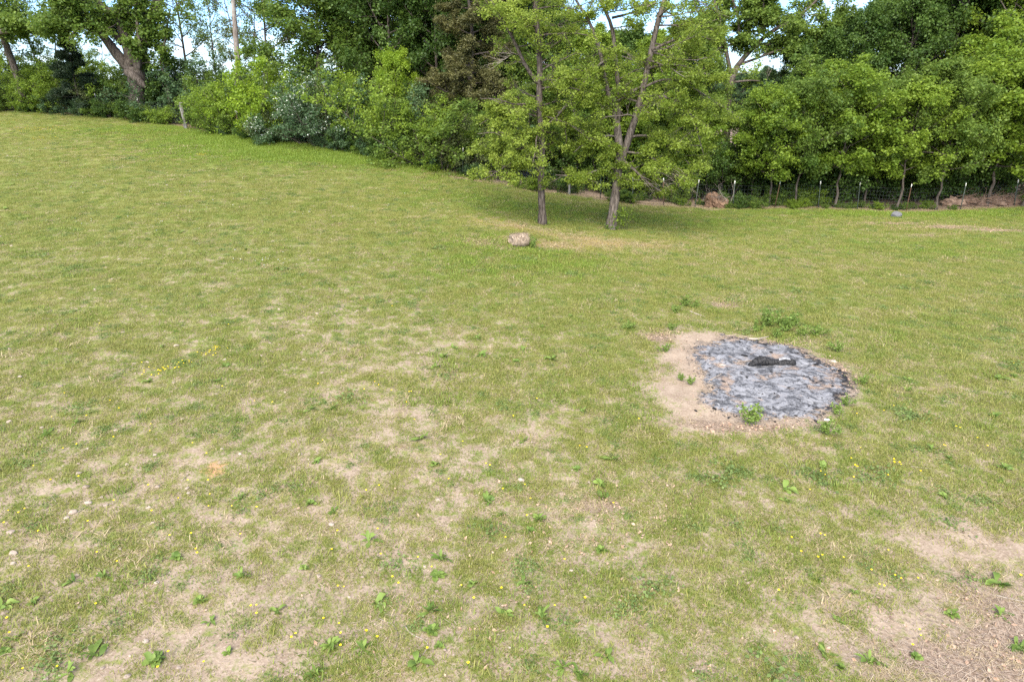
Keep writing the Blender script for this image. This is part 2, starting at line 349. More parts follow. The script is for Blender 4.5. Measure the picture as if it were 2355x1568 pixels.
for x3, y3 in [(1190,480),(1240,490),(1290,510),(1340,522),(1385,528),(1850,605),(1950,625),(2080,615),(2650,615)]: blob('litter', x3, y3, .8, .22, .6)
for b in [(2040,985,.45,.22,.5),(2010,1040,.32,.30,.5),(2090,945,.6,.16,.5),(2150,1235,.6,.10,.5)]: blob('bare', *b)
mb = MB(); nxg, nyg = len(gx), len(gy)
idx = np.arange(nxg*nyg).reshape(nyg, nxg)
mb.add(np.stack([GX, GY, GZ], -1).reshape(-1, 3), np.stack([idx[:-1, :-1], idx[:-1, 1:], idx[1:, 1:], idx[1:, :-1]], -1).reshape(-1, 4))
gme = mb.mesh('ground', M['ground'], True)
# where grass may stand: the visible wedge only, none on the ash
near_d = np.hypot(GX, GY)
inview = (np.abs(GX) < 0.80*GY+1.5) & (GY > 4.5) & (GY < edge_y(GX)+1.0)
A['dens'] = inview*np.interp(near_d, [6, 12, 20, 35, 60], [105, 85, 55, 38, 26])
for k, arr in A.items():
    a = gme.attributes.new(k, 'FLOAT', 'POINT'); a.data.foreach_set('value', arr.astype(np.float32).ravel())
ground = obj('ground', gme); ground['kind'] = 'structure'
def sample_attr(key, x, y):
    i = np.clip(np.searchsorted(gx, x)-1, 0, nxg-1); j = np.clip(np.searchsorted(gy, y)-1, 0, nyg-1); return A[key][j, i]

# ------------------------------------------------------------------ leaves, branches
def leaf_quads(mb, pos, out, size, rng, tint, upb=0.9, width=0.34, droop=0.15):
    n = len(pos)
    nrm = rng.normal(0, 1, (n, 3))*0.75; nrm[:, 2] += upb; nrm += out*0.35
    nrm /= np.linalg.norm(nrm, axis=1)[:, None]
    d = rng.normal(0, 1, (n, 3))+out*0.9; d -= nrm*(d*nrm).sum(1)[:, None]; d /= np.linalg.norm(d, axis=1)[:, None]+1e-9
    s = size*rng.uniform(0.6, 1.3, n)[:, None]; wv = np.cross(nrm, d)
    base = pos-d*s*0.5; tip = pos+d*s*0.5-nrm*s*droop
    l = pos+wv*s*width+nrm*s*0.05-d*s*0.05; r = pos-wv*s*width+nrm*s*0.05-d*s*0.05
    v = np.stack([base, r, tip, l], 1).reshape(-1, 3)
    f = np.arange(4*n).reshape(n, 4)
    mb.add(v, f, np.repeat(np.clip(tint, 0, 1), 4))
def unit(v): v = np.asarray(v, float); return v/(np.linalg.norm(v)+1e-9)
class Plant:
    def __init__(s, seed): s.rng = np.random.default_rng(seed); s.br = MB(); s.tw = []; s.bare = False
    def limb(s, p, d, L, r, lev, P):
        rng = s.rng; n = max(3, int(L/P['seg'][lev])); st = L/n; pts = [np.array(p, float)]; d = unit(d); ds = [d]
        for i in range(n):
            d = unit(d+rng.normal(0, P['wob'][lev], 3)+np.array([0, 0, P['up'][lev]])*st); pts.append(pts[-1]+d*st); ds.append(d)
        rad = np.linspace(r, r*P.get('tip', 0.35), n+1)
        if r > 0.003: s.br.tube(pts, rad, P['sides'][lev], cap=False)
        s.kids(pts, ds, L, rad, lev, P)
        return pts
    def kids(s, pts, ds, L, rad, lev, P, t0=None, count=None):
        rng = s.rng
        if lev >= P['max']: s.tw.append(np.array(pts)); return
        t0 = P['t0'][lev] if t0 is None else t0
        nk = count or max(1, int(round(P['kids'][lev]*rng.uniform(0.8, 1.2))))
        for k in range(nk):
            t = t0+(1-t0)*(k+rng.uniform(0.2, 0.9))/nk; x = t*(len(pts)-1); i = min(int(x), len(pts)-2); fr = x-i
            p = pts[i]*(1-fr)+pts[i+1]*fr; dd = ds[min(i, len(ds)-1)]
            per = rng.normal(0, 1, 3); per -= dd*per.dot(dd); per = unit(per); per[2] *= P.get('flat', 0.7); per[2] += P.get('lift', 0.0)
            an = radians(P['ang'][lev]+rng.normal(0, 9)); cdv = unit(dd*cos(an)+unit(per)*sin(an))
            s.limb(p, cdv, L*P['lr'][lev]*rng.uniform(0.65, 1.15)*(1.15-0.55*t), max(0.0035, rad[i]*P['rr'][lev]), lev+1, P)
    def crown(s, K, size, spread, tone=(0.15, 0.75), upb=0.9, width=0.34, zlight=0.0, flowers=0.0, thin=0.0, keep=1.0):
        rng = s.rng; mb = MB()
        tw = [t for t in s.tw if rng.random() < keep]
        if not tw: return None
        allp = np.vstack([t.mean(0)[None] for t in tw]); c = allp.mean(0)
        P_, O_, T_ = [], [], []
        for t in tw:
            k = max(3, int(K*rng.uniform(0.5, 1.5))); u = rng.uniform(0.15, 1.05, k)*(len(t)-1); i = np.clip(u.astype(int), 0, len(t)-2); fr = (u-i)[:, None]
            p = t[i]*(1-fr)+t[i+1]*fr
            off = rng.normal(0, spread, (k, 3))*np.array([1, 1, 0.7])
            P_.append(p+off); O_.append(off/(np.linalg.norm(off, axis=1)[:, None]+1e-6))
            b = rng.uniform(*tone); T_.append(np.clip(b+rng.normal(0, 0.13, k), 0, 0.84))
        P_ = np.vstack(P_); O_ = np.vstack(O_); T_ = np.concatenate(T_)
        leaf_quads(mb, P_, O_, size, rng, T_, upb, width)
        if flowers:
            n = int(len(P_)*flowers); sel = rng.choice(len(P_), n, replace=False)
            fp = P_[sel]; far = fp[:, 2] > np.quantile(P_[:, 2], 0.15); fp = fp[far]
            cl = vnoise(fp[:, 0]*2.2+50, fp[:, 2]*2.2+fp[:, 1]*1.7+50, 5) > 0.5; fp = fp[cl]
            leaf_quads(mb, fp+(fp-c)*0.05, unit(np.array([0, 0, 1.0]))*np.ones((len(fp), 1)), 0.085, rng, np.full(len(fp), 1.0), 1.5, 0.5)
        return mb

def finish(pl, name, bark, leafmat, K, size, spread, **kw):
    tm = pl.br.mesh('trunk', bark, True) if pl.br.v else None
    cm = pl.crown(K, size, spread, **kw)
    return tm, cm.mesh('crown', leafmat) if cm else None

def tree_proto(seed, h, cb, cr, limbs, r0, K, size, spread, P=None, bark='bark', shape='round', stems=1, lean=0.25, fork=None, **kw):
    pl = Plant(seed); rng = pl.rng
    P0 = dict(seg=[0.6, 0.35, 0.25], wob=[0.10, 0.16, 0.2], up=[0.10, 0.03, -0.05], sides=[6, 4, 3], max=2, t0=[0.25, 0.15, 0], kids=[6, 5, 0],
              ang=[48, 45, 40], lr=[0.52, 0.55, 0.5], rr=[0.5, 0.55, 0.6], tip=0.3, flat=0.7)
    if P: P0.update(P)
    for st in range(stems):
        n = 14; z = np.linspace(-0.3, h, n); wx = np.cumsum(rng.normal(0, lean*h/60, n)); wy = np.cumsum(rng.normal(0, lean*h/60, n))
        if stems > 1:
            a = 2*pi*st/stems+rng.uniform(0, 1); sp = np.linspace(0, 1, n)**0.8*h*0.18; wx = wx+cos(a)*sp; wy = wy+sin(a)*sp
        wx -= wx[0]; wy -= wy[0]
        pts = np.stack([wx, wy, z], 1); rr = r0*(1-np.linspace(0, 1, n)*0.88); rr[0] *= 1.5; rr[1] *= 1.1
        if stems > 1: rr *= 0.7
        pl.br.tube(pts, rr, 8, cap=False)
        for k in range(limbs//stems):
            t = (k+rng.uniform(0, 1))/(limbs//stems); zz = cb+(h-cb)*t
            x = np.array([np.interp(zz, z, wx), np.interp(zz, z, wy), zz])
            e = {'round': math.sqrt(max(0.06, 1-(2*t-0.85)**2*0.85)), 'cone': (1-t)**0.8+0.05, 'up': 0.55+0.45*sin(pi*min(1, t*1.1))}[shape]
            az = k*2.399+rng.uniform(-.5, .5)+st*1.3; el = (0.15+0.75*t+rng.normal(0, 0.12)) if shape != 'cone' else rng.normal(0.1, 0.1)
            d = np.array([cos(az)*cos(el), sin(az)*cos(el), sin(el)])
            pl.limb(x, d, cr*e*rng.uniform(0.75, 1.1), max(0.012, r0*0.42*(1-0.6*t)), 0, P0)
    return finish(pl, 'tree', M[bark], M['leaf_mid'], K, size, spread, **kw)
def bush_proto(seed, h, rad, stems, K, size, spread, **kw):
    pl = Plant(seed); rng = pl.rng
    P0 = dict(seg=[0.4, 0.25, 0.2], wob=[0.12, 0.18, 0.2], up=[0.12, 0.05, -0.03], sides=[5, 3, 3], max=2, t0=[0.08, 0.1, 0], kids=[9, 5, 0],
              ang=[52, 45, 40], lr=[0.40, 0.55, 0.5], rr=[0.5, 0.6, 0.6], tip=0.3, flat=0.8)
    for k in range(stems):
        az = k*2.399+rng.uniform(-.4, .4); q = math.sqrt((k+0.5)/stems); el = radians(88-58*q)
        d = np.array([cos(az)*cos(el), sin(az)*cos(el), sin(el)]); L = (h*sin(el)**1.0+rad*cos(el))*rng.uniform(0.75, 1.05)
        pl.limb(np.array([cos(az)*q*rad*0.35, sin(az)*q*rad*0.35, -0.1]), d, L, 0.03, 0, P0)
    return finish(pl, 'bush', M['bark'], M['leaf_mid'], K, size, spread, **kw)

def put(name, protos, mat, label, cat, loc, rz, sc, group, rng=random):
    o = thing(name, label, cat, loc, rz, group, sc)
    tm, cm = protos
    if tm: obj('trunk', tm, o)
    if cm:
        c = obj('crown', cm, o)
        if mat: override(c, M[mat])
    return o

# ------------------------------------------------------------------ the two pasture trees and the big oaks, stems traced from the photograph
def c3(cx, cy): return (1059.7+cx*0.3504, cy*0.3504)
def c1(cx, cy): return (cx*0.2499, cy*0.2499)
def c4(cx, cy): return (1647.8+cx*0.3403, cy*0.3403)
def resample(pts, step):
    pts = np.asarray(pts, float); d = np.concatenate([[0], np.cumsum(np.linalg.norm(np.diff(pts, axis=0), axis=1))])
    n = max(3, int(d[-1]/step)+1); s = np.linspace(0, d[-1], n)
    q = np.stack([np.interp(s, d, pts[:, k]) for k in range(3)], 1)
    for _ in range(2): q[1:-1] = 0.25*q[:-2]+0.5*q[1:-1]+0.25*q[2:]
    return q
class Traced(Plant):
    def __init__(s, seed, base): super().__init__(seed); s.base = np.asarray(base, float)
    def stem(s, px, Y0, w0, w1, conv, dy=0.0, sides=9, flare=False, step=0.3):
        n = len(px); pts = np.array([at(*conv(*q), Y0+dy*i/(n-1)) for i, q in enumerate(px)])-s.base
        q = resample(pts, step); k = mpp(s.base)*0.35
        rad = np.linspace(w0, w1, len(q))*k/2*(conv is c3 or 1)
        if flare: rad[0] *= 1.45; rad[1] *= 1.18; q[0, 2] -= 0.25
        rad = rad*(1+s.rng.normal(0, 0.035, len(q)))
        s.br.tube(q, rad, sides, cap=True); return q, rad
    def clothe(s, q, rad, n, t0, t1, Lr, P, el=(-0.2, 0.5), side=None):
        rng = s.rng; tg = np.gradient(q, axis=0)
        for k in range(n):
            t = t0+(t1-t0)*(k+rng.uniform(0, 1))/n; i = min(int(t*(len(q)-1)), len(q)-1)
            az = rng.uniform(0, 2*pi) if side is None else rng.normal(side, 0.8); e = rng.uniform(*el)
            d = np.array([cos(az)*cos(e), sin(az)*cos(e), sin(e)])
            s.limb(q[i], d, rng.uniform(*Lr), max(0.014, min(0.04, rad[i]*0.35)), 0, P)
PH = dict(seg=[0.35, 0.25, 0.2], wob=[0.14, 0.2, 0.2], up=[-0.05, -0.05, -0.1], sides=[5, 4, 3], max=2, t0=[0.2, 0.1, 0], kids=[7, 4, 0],
          ang=[45, 42, 40], lr=[0.42, 0.5, 0.5], rr=[0.5, 0.5, 0.6], tip=0.25, flat=0.7)
def hero_left():
    base = hit(1247, 516); Y = base[1]; pl = Traced(21, base)
    q, r = pl.stem([(535,1475),(530,1330),(523,1150),(532,1000),(525,850),(512,650),(520,450),(510,280),(490,100),(485,0),(478,-160),(480,-330),(470,-500)], Y, 48, 24, c3, flare=True)
    pl.clothe(q, r, 30, 0.30, 1.0, (1.2, 2.6), PH)
    for px, w0, w1, dy, n, L in [
        ([(515,560),(470,510),(430,450),(400,390),(350,270),(290,160),(200,30),(120,-120)], 28, 12, -.3, 12, (.9, 2.0)),
        ([(345,265),(315,140),(300,20),(290,-150)], 18, 8, .3, 7, (.8, 1.6)),
        ([(515,695),(470,660),(400,700),(330,690),(230,640),(130,650)], 16, 4, -.6, 9, (.6, 1.3)),
        ([(518,770),(440,745),(350,740),(220,760),(120,820)], 14, 4, .5, 9, (.6, 1.3)),
        ([(528,925),(450,900),(330,870),(200,870),(110,880)], 14, 4, -.8, 10, (.6, 1.2)),
        ([(528,1110),(490,1060),(430,1035),(340,1060),(250,1120),(150,1180)], 16, 4, -.9, 12, (.5, 1.1)),
        ([(525,1060),(440,990),(360,960),(280,1000),(200,1080)], 13, 4, .8, 10, (.5, 1.1)),
        ([(520,850),(600,800),(680,720),(740,640)], 12, 4, -.5, 6, (.6, 1.2)),
        ([(518,600),(590,560),(660,520),(740,500)], 12, 4, .5, 6, (.6, 1.3))]:
        qq, rr = pl.stem(px, Y, w0, w1, c3, dy, 6); pl.clothe(qq, rr, n, 0.25, 1.0, L, PH, (-0.5, 0.5))
    o = thing('pasture_tree', 'slim straight-trunked tree with fresh pale green leaves standing nearest the hay roll', 'tree', base)
    obj('trunk', pl.br.mesh('trunk', M['bark'], True), o)
    obj('crown', pl.crown(34, 0.086, 0.095, tone=(0.1, 0.84), upb=0.8, keep=0.43).mesh('crown', M['leaf_hero']), o)
    d = Plant(3)                                                     # grey dead twigs hanging in the crown
    for k in range(8):
        p = at(*c3(350-k*13, 350+k*9), Y-0.5)-base
        d.limb(p, np.array([-0.6+0.3*random.random(), -0.1, -0.6*random.random()+0.1]), 0.6, 0.007, 1, dict(PH, max=2, kids=[0, 4, 0], lr=[0, .6, .5], up=[0, -.2, -.3]))
    obj('dead_twigs', d.br.mesh('dead_twigs', M['twig'], True), o)
def hero_right():
    base = hit(1403, 527); Y = base[1]; pl = Traced(22, base)
    pl.stem([(982,1503),(1000,1380),(1025,1200),(1040,1050),(1035,900),(1018,795)], Y, 66, 44, c3, flare=True)
    for px, w0, w1, dy, n, L in [
        ([(1022,810),(975,650),(945,520),(930,400),(900,300),(850,150),(760,20),(690,-120)], 32, 12, -.5, 13, (1.0, 2.1)),
        ([(1032,800),(1040,640),(1025,520),(1015,380),(1000,230),(985,140),(930,60),(900,-60),(880,-250)], 34, 14, .5, 13, (1.0, 2.2)),
        ([(1045,1080),(1070,1010),(1095,920),(1150,760),(1190,600),(1230,420),(1265,260),(1300,100),(1340,0),(1400,-200),(1430,-420)], 48, 24, .2, 22, (1.2, 2.6)),
        ([(1180,710),(1230,660),(1310,620),(1440,660),(1530,780),(1560,900),(1590,1010)], 22, 4, -.7, 16, (.7, 1.5)),
        ([(1055,1050),(1100,1075),(1160,1140),(1270,1240),(1340,1270)], 20, 5, -.9, 14, (.6, 1.2)),
        ([(1035,1110),(960,1100),(900,1105),(820,1160),(740,1155),(620,1150)], 17, 4, -.7, 12, (.5, 1.1)),
        ([(1020,400),(970,370),(900,420),(850,490),(760,600),(640,750)], 17, 5, -.9, 14, (.6, 1.4)),
        ([(990,120),(1080,100),(1180,70),(1280,20)], 16, 6, -.4, 7, (.7, 1.4)),
        ([(1250,330),(1340,290),(1440,240),(1560,230),(1680,280)], 18, 4, .5, 12, (.8, 1.7)),
        ([(1225,450),(1330,420),(1460,430),(1600,480),(1740,560)], 18, 4, -.5, 14, (.8, 1.6)),
        ([(1195,580),(1300,520),(1420,520),(1560,600),(1700,690),(1800,750)], 16, 4, .8, 14, (.8, 1.5)),
        ([(1110,900),(1200,880),(1320,920),(1440,1000),(1510,1100)], 16, 4, .6, 14, (.7, 1.3)),
        ([(1060,1000),(1180,1000),(1300,1060),(1440,1160),(1530,1240)], 15, 4, -1.2, 13, (.6, 1.2)),
        ([(1035,900),(940,880),(840,920),(740,1000)], 14, 4, -.5, 8, (.6, 1.1)),
        ([(1030,960),(900,960),(800,900),(700,860)], 13, 4, .7, 8, (.6, 1.1))]:
        qq, rr = pl.stem(px, Y, w0, w1, c3, dy, 7); pl.clothe(qq, rr, n, 0.22, 1.0, L, PH, (-0.6, 0.45))
    o = thing('pasture_tree', 'forked tree with a right-leaning stem and drooping pale green branches in the pasture', 'tree', base)
    obj('trunk', pl.br.mesh('trunk', M['bark_grey'], True), o)
    obj('crown', pl.crown(34, 0.086, 0.095, tone=(0.1, 0.84), upb=0.8, keep=0.40).mesh('crown', M['leaf_hero']), o)
    d = Plant(5)
    for k in range(26):
        p = at(*c3(1180+k*11, 1120+random.uniform(-30, 90)), Y-0.9)-base
        d.limb(p, np.array([0.6, -0.1, -0.5*random.random()]), 0.8, 0.008, 1, dict(PH, max=2, kids=[0, 4, 0], lr=[0, .6, .5], up=[0, -.3, -.3]))
    obj('dead_twigs', d.br.mesh('dead_twigs', M['twig'], True), o)
    s = Plant(8)
    for k in range(5): s.limb(np.array([0.45+.1*k-.2, -.05, 0]), np.array([0.25*random.uniform(-1, 1)+.15, 0, 1]), random.uniform(.5, 1.0), 0.008, 1, dict(PH, max=2, kids=[0, 5, 0], lr=[0, .4, .5], up=[0, .1, .1]))
    sp = thing('sapling', 'lime green sapling shoots growing at the foot of the forked pasture tree', 'sapling', base+np.array([0.0, -.1, 0]))
    obj('trunk', s.br.mesh('stems', M['bark'], True), sp); obj('crown', s.crown(9, 0.09, 0.06).mesh('leaves', M['leaf_bright']), sp)
hero_left(); hero_right()

POAK = dict(seg=[0.6, 0.4, 0.3], wob=[0.18, 0.2, 0.2], up=[0.0, 0.0, -0.06], sides=[6, 4, 3], max=2, t0=[0.2, 0.1, 0], kids=[6, 4, 0],
          ang=[50, 45, 40], lr=[0.5, 0.5, 0.5], rr=[0.5, 0.5, 0.6], tip=0.25, flat=0.8)
def big_oak():
    b0 = at(*c1(1275, 1000), 43.8); b0[2] = hz_(b0[0], b0[1]); Y = b0[1]; pl = Traced(31, b0); S = 0.2499/0.35
    def st(px, w0, w1, dy, n, L, t0=0.3, el=(-.5, .5)):
        q, r = pl.stem(px, Y, w0*S, w1*S, c1, dy, 12 if w0 > 90 else 7, flare=False, step=0.4)
        if n: pl.clothe(q, r, n, t0, 1.0, L, POAK, el)
    st([(1262,1040),(1262,930),(1275,800),(1262,690),(1250,620)], 135, 165, 0, 0, None)
    st([(1265,700),(1290,560),(1295,430),(1290,350)], 130, 90, .1, 0, None)
    st([(1225,640),(1190,470),(1150,300),(1110,200),(1040,130),(930,70),(820,-60)], 120, 50, -.5, 9, (1.5, 3), .6)
    st([(1180,330),(1150,160),(1120,0),(1110,-160)], 95, 60, .6, 10, (1.5, 3), .35)
    st([(1240,680),(1130,570),(1030,450),(960,330),(860,250),(760,235),(640,200),(500,190),(380,210)], 105, 20, -1.2, 20, (1.0, 2.4), .55)
    st([(1130,400),(1030,280),(950,180),(850,100),(760,30),(650,-50)], 72, 34, -.3, 12, (1.2, 2.6), .5)
    st([(1290,400),(1320,280),(1400,170),(1450,80),(1470,-20),(1480,-150)], 110, 62, .3, 6, (1.2, 2.4), .5)
    st([(860,240),(800,120),(720,40),(660,-40)], 45, 20, .4, 10, (1.0, 2.2), .3)
    st([(1340,150),(1290,100),(1240,0),(1210,-60)], 26, 14, -.5, 3, (.7, 1.2), .5)
    q, r = pl.stem([(1280,640),(1290,430),(1270,300),(1260,180)], Y-0.6, 30, 20, c1, 0, 5)
    pl.clothe(q, r, 14, 0.1, 1.0, (.6, 1.3), POAK)
    o = thing('oak_tree', 'massive old oak with thick spreading limbs and a knobbly burl behind the fence', 'tree', b0)
    obj('trunk', pl.br.mesh('trunk', M['bark'], True), o)
    bm = MB(); c = at(*c1(1165, 665), Y-.55)-b0                       # burl where a limb was lost
    th = np.linspace(0, 1, 7); bm.tube([c+np.array([1.1*t-.15, .1, -.75*t+.12*sin(5*t)]) for t in th], [.16, .25, .30, .29, .26, .2, .12], 9)
    obj('burl', bm.mesh('burl', M['bark'], True), o)
    obj('crown', pl.crown(34, 0.17, 0.18, tone=(0.1, 0.8), keep=.38).mesh('crown', M['leaf_mid']), o)
big_oak()
def gap_oak():
    b0 = at(1672, 330, 42.0); b0[2] = hz_(b0[0], b0[1]); Y = b0[1]; pl = Traced(37, b0); S = 0.3403/0.35
    def st(px, w0, w1, dy, n, L, t0=0.25, el=(-.5, .5)):
        q, r = pl.stem(px, Y, w0*S, w1*S, c4, dy, 8, step=0.35)
        if n: pl.clothe(q, r, n, t0, 1.0, L, POAK, el)
    st([(60,1250),(60,1000),(70,700),(100,520),(140,450)], 62, 40, 0, 0, None)
    st([(130,460),(200,370),(280,290),(360,220),(450,170),(560,110),(650,40),(720,-60)], 34, 12, 0, 12, (.9, 1.9), .3)
    st([(190,380),(220,220),(240,100),(260,-40),(280,-160)], 24, 12, .6, 10, (.8, 1.6), .45)
    st([(150,440),(260,400),(350,370),(420,330),(520,330),(640,320)], 18, 5, -.4, 5, (.6, 1.2), .5)
    st([(260,300),(390,305),(480,325),(560,330)], 16, 5, .5, 4, (.5, 1.0), .5)
    st([(90,560),(150,560),(210,535),(290,550)], 17, 6, -.3, 1, (.5, .8), .9)
    st([(320,250),(330,150),(310,60),(320,-60)], 16, 8, -.5, 8, (.7, 1.4), .35)
    st([(150,250),(150,120),(120,20),(60,-80)], 18, 10, .2, 9, (.8, 1.6), .1)
    st([(100,540),(60,330),(20,120),(-40,-50)], 30, 16, .4, 14, (1.0, 2.0), .3)
    st([(440,170),(560,200),(680,250),(790,260)], 14, 5, -.6, 9, (.7, 1.4), .2)
    d = thing('oak_tree', 'open-branched oak reaching dark crooked limbs across the bright sky gap', 'tree', b0)
    obj('trunk', pl.br.mesh('trunk', M['bark'], True), d)
    obj('crown', pl.crown(24, 0.15, 0.15, tone=(0.3, 0.84)).mesh('crown', M['leaf_mid']), d)
    t = Plant(14)
    for k in range(5):
        p = at(*c4(340+k*8, 330+k*35), Y-.6)-b0
        t.limb(p, np.array([random.uniform(-.4, .6), 0, -.8]), .7, .012, 1, dict(PH, max=2, kids=[0, 3, 0], lr=[0, .6, .5], up=[0, -.1, 0]))
    obj('dead_twigs', t.br.mesh('dead_twigs', M['twig'], True), d)
gap_oak()
def plain_trunk(name, label, px, conv, Y, w0, w1, mat, n=0, L=(1, 2), K=22, leaf='leaf_mid', seed=1, kdiv=0.2499/0.35, t0=.4):
    b = at(*conv(*px[0]), Y); b[2] = hz_(b[0], b[1])
    pl = Traced(seed, b); pl.stem([(px[0][0], px[0][1]+60)]+px, Y, w0*kdiv, w1*kdiv, conv, 0, 8)
    q = resample(np.array([at(*conv(*p), Y) for p in px])-b, .3); r = np.full(len(q), .08)
    if n: pl.clothe(q, r, n, t0, 1.0, L, POAK)
    o = thing(name, label, 'tree', b); obj('trunk', pl.br.mesh('trunk', M[mat], True), o)
    if n: obj('crown', pl.crown(K, 0.16, 0.16).mesh('crown', M[leaf]), o)
plain_trunk('dead_tree', 'tall barkless pale dead trunk standing bare above the hedge', [(2185,1000),(2185,700),(2190,560),(2170,400),(2165,250),(2150,120),(2145,0),(2140,-200)], c1, 42.5, 66, 34, 'bark_dead', seed=41)
plain_trunk('leaning_tree', 'brown trunk leaning away from the big oak at the hedge end', [(210,880),(160,700),(110,560),(60,420),(10,310),(-60,150),(-140,-50)], c1, 46.2, 62, 42, 'bark', 16, (1, 2.2), 30, seed=42, t0=.55)
plain_trunk('pale_limbed_tree', 'tree stretching one long pale bare limb over the hedge end', [(-520,980),(-500,600),(-380,420),(-200,340),(0,295),(130,285),(240,250),(330,215),(450,185)], c1, 44.0, 90, 28, 'bark_grey', 10, (.8, 1.6), 30, seed=43, t0=.82)
plain_trunk('crooked_sapling', 'thin crooked dark sapling with sparse leaves beside the big oak', [(1560,900),(1520,690),(1460,590),(1490,490),(1520,370),(1545,280),(1540,190),(1570,90)], c1, 43.5, 26, 10, 'bark', 9, (.5, 1.1), 12, seed=44)

# ------------------------------------------------------------------ woodland: prototypes, then individuals
dense = [tree_proto(100+i, 13.5, 2.0, 4.2, 30, 0.19, 46, 0.20, 0.24, tone=(0.05, 0.75)) for i in range(3)]
PY = dict(seg=[0.4, 0.25, 0.2], up=[0.06, 0.0, -0.05], flat=0.5)
young = [tree_proto(120+i, 6.0, 1.75, 2.6, 26, 0.075, 30, 0.135, 0.14, P=PY, lean=0.5, tone=(0.1, 0.8), upb=1.1) for i in range(3)]
airy = [tree_proto(140+i, 13.0, 3.0, 2.9, 24, 0.13, 13, 0.15, 0.17, shape='up', stems=1+i, tone=(0.2, 0.84)) for i in range(2)]
bush = [bush_proto(160+i, 3.1, 1.9, 9, 27, 0.12, 0.12, tone=(0.1, 0.8)) for i in range(3)]
blossom = bush_proto(170, 3.0, 2.0, 9, 27, 0.11, 0.12, tone=(0.1, 0.7), flowers=0.22)
shrub = [bush_proto(180+i, 1.2, 1.0, 7, 16, 0.10, 0.09, tone=(0.1, 0.8)) for i in range(2)]
PC = dict(seg=[0.4, 0.25, 0.2], wob=[0.08, 0.12, 0.15], up=[0.08, -0.08, -0.35], kids=[9, 6, 0], ang=[55, 45, 40], lr=[0.36, 0.55, 0.5])
cedar = tree_proto(190, 11.5, 0.8, 2.7, 46, 0.16, 34, 0.13, 0.10, P=PC, shape='cone', tone=(0.05, 0.8), width=0.16, upb=0.2)
cedar_s = tree_proto(191, 4.6, 0.5, 1.5, 30, 0.09, 26, 0.12, 0.09, P=PC, shape='cone', tone=(0.05, 0.7), width=0.16, upb=0.2)
def spot(u, Y):
    x = (u-1177)/F0*Y/1.035; return (x, Y, hz_(x, Y))
LM = [(60,'the leaning brown trunk'),(205,'the small dark cedar'),(315,'the massive oak'),(435,'the weathered grey post'),(545,'the barkless dead trunk'),(605,'the lime bush'),(745,'the white-blossomed shrub'),(868,'the rounded yellow-green bush'),(1010,'the dense dark shrub'),(1088,'the brown-olive cedar'),
      (1247,'the slim pasture tree'),(1402,'the forked pasture tree'),(1672,'the open-branched oak'),(1650,'the upturned root plate'),(1786,'the lowest-crowned young tree'),(1940,'the tallest pale young tree'),(2068,'the grey boulder'),(2182,'the grey leaning young trunk'),(2290,'the brush heap')]
def near_u(u): return min(LM, key=lambda q: abs(q[0]-u))[1]
def grow_at(name, proto, mat, label, cat, u, Y, sc, group=None, rz=None, dz=0.0):
    x, y, z = spot(u, Y); s = sc if isinstance(sc, tuple) else (sc*random.uniform(.95, 1.05), sc*random.uniform(.95, 1.05), sc)
    return put(name, proto, mat, label, cat, (x, y, z+dz), random.uniform(0, 6.28) if rz is None else rz, s, group)
# individual, recognisable ones
grow_at('cedar_tree', cedar, 'cedar', 'tall brown-olive cedar with drooping feathery sprays behind the slim pasture tree', 'tree', 1088, 38.5, (1.15, 1.15, 1.05))
grow_at('cedar_tree', cedar_s, 'cedar_dark', 'small dark cedar in the hedge left of the massive oak', 'tree', 205, 45.0, (1.05, 1.05, 1.0))
grow_at('wood_tree', dense[0], 'leaf_mid', 'broad green tree rising above the blossoming shrub', 'tree', 745, 46, (.95, .95, .82))
grow_at('sapling_tree', young[0], 'leaf_lime', 'bright lime sapling poking above the hedge by the cedar', 'tree', 918, 40.0, (.55, .55, .80))
BUSHES = [  # u, Y offset behind the edge, scale, proto, material, label or None
 (605, .8, (1.0,1.0,1.22), 1, 'leaf_lime', 'bright lime bush bulging over the wire fence'),
 (868, .9, (1.1,1.1,1.15), 0, 'leaf_bright', 'rounded yellow-green bush right of the white-blossomed shrub'),
 (745, .7, (1.0,1.0,1.05), 'b', 'leaf_flower', 'grey-green shrub covered in clusters of white blossom'),
 (690, .9, (.7,.7,.8), 'b', 'leaf_flower', 'smaller shrub sprinkled with white blossom beside the lime bush'),
 (1010, 1.0, (1.2,1.2,1.0), 2, 'leaf_mid', 'dense dark green shrub against the fence beside the cedar')]
def edge_at(u):
    Y = 38.0
    for _ in range(8): Y = float(edge_y((u-1177)/F0*Y/1.035))
    return Y
for u, off, sc, k, m, lab in BUSHES:
    grow_at('bush', blossom if k == 'b' else bush[k], m, lab, 'bush', u, edge_at(u)+off, sc)
HB = 'hedge of bushes along the upper fence'
u = -60; i = 0
mats = ['leaf_mid', 'leaf_bright', 'leaf_dark', 'leaf_mid', 'leaf_olive', 'leaf_blue', 'leaf_bright']
lab_of = {'leaf_mid': 'mid green bush in the hedge behind the upper fence', 'leaf_bright': 'fresh bright green bush in the hedge behind the upper fence', 'leaf_dark': 'dark green bush in the hedge behind the upper fence',
          'leaf_olive': 'olive green bush in the hedge behind the upper fence', 'leaf_blue': 'bluish green bush in the hedge behind the upper fence'}
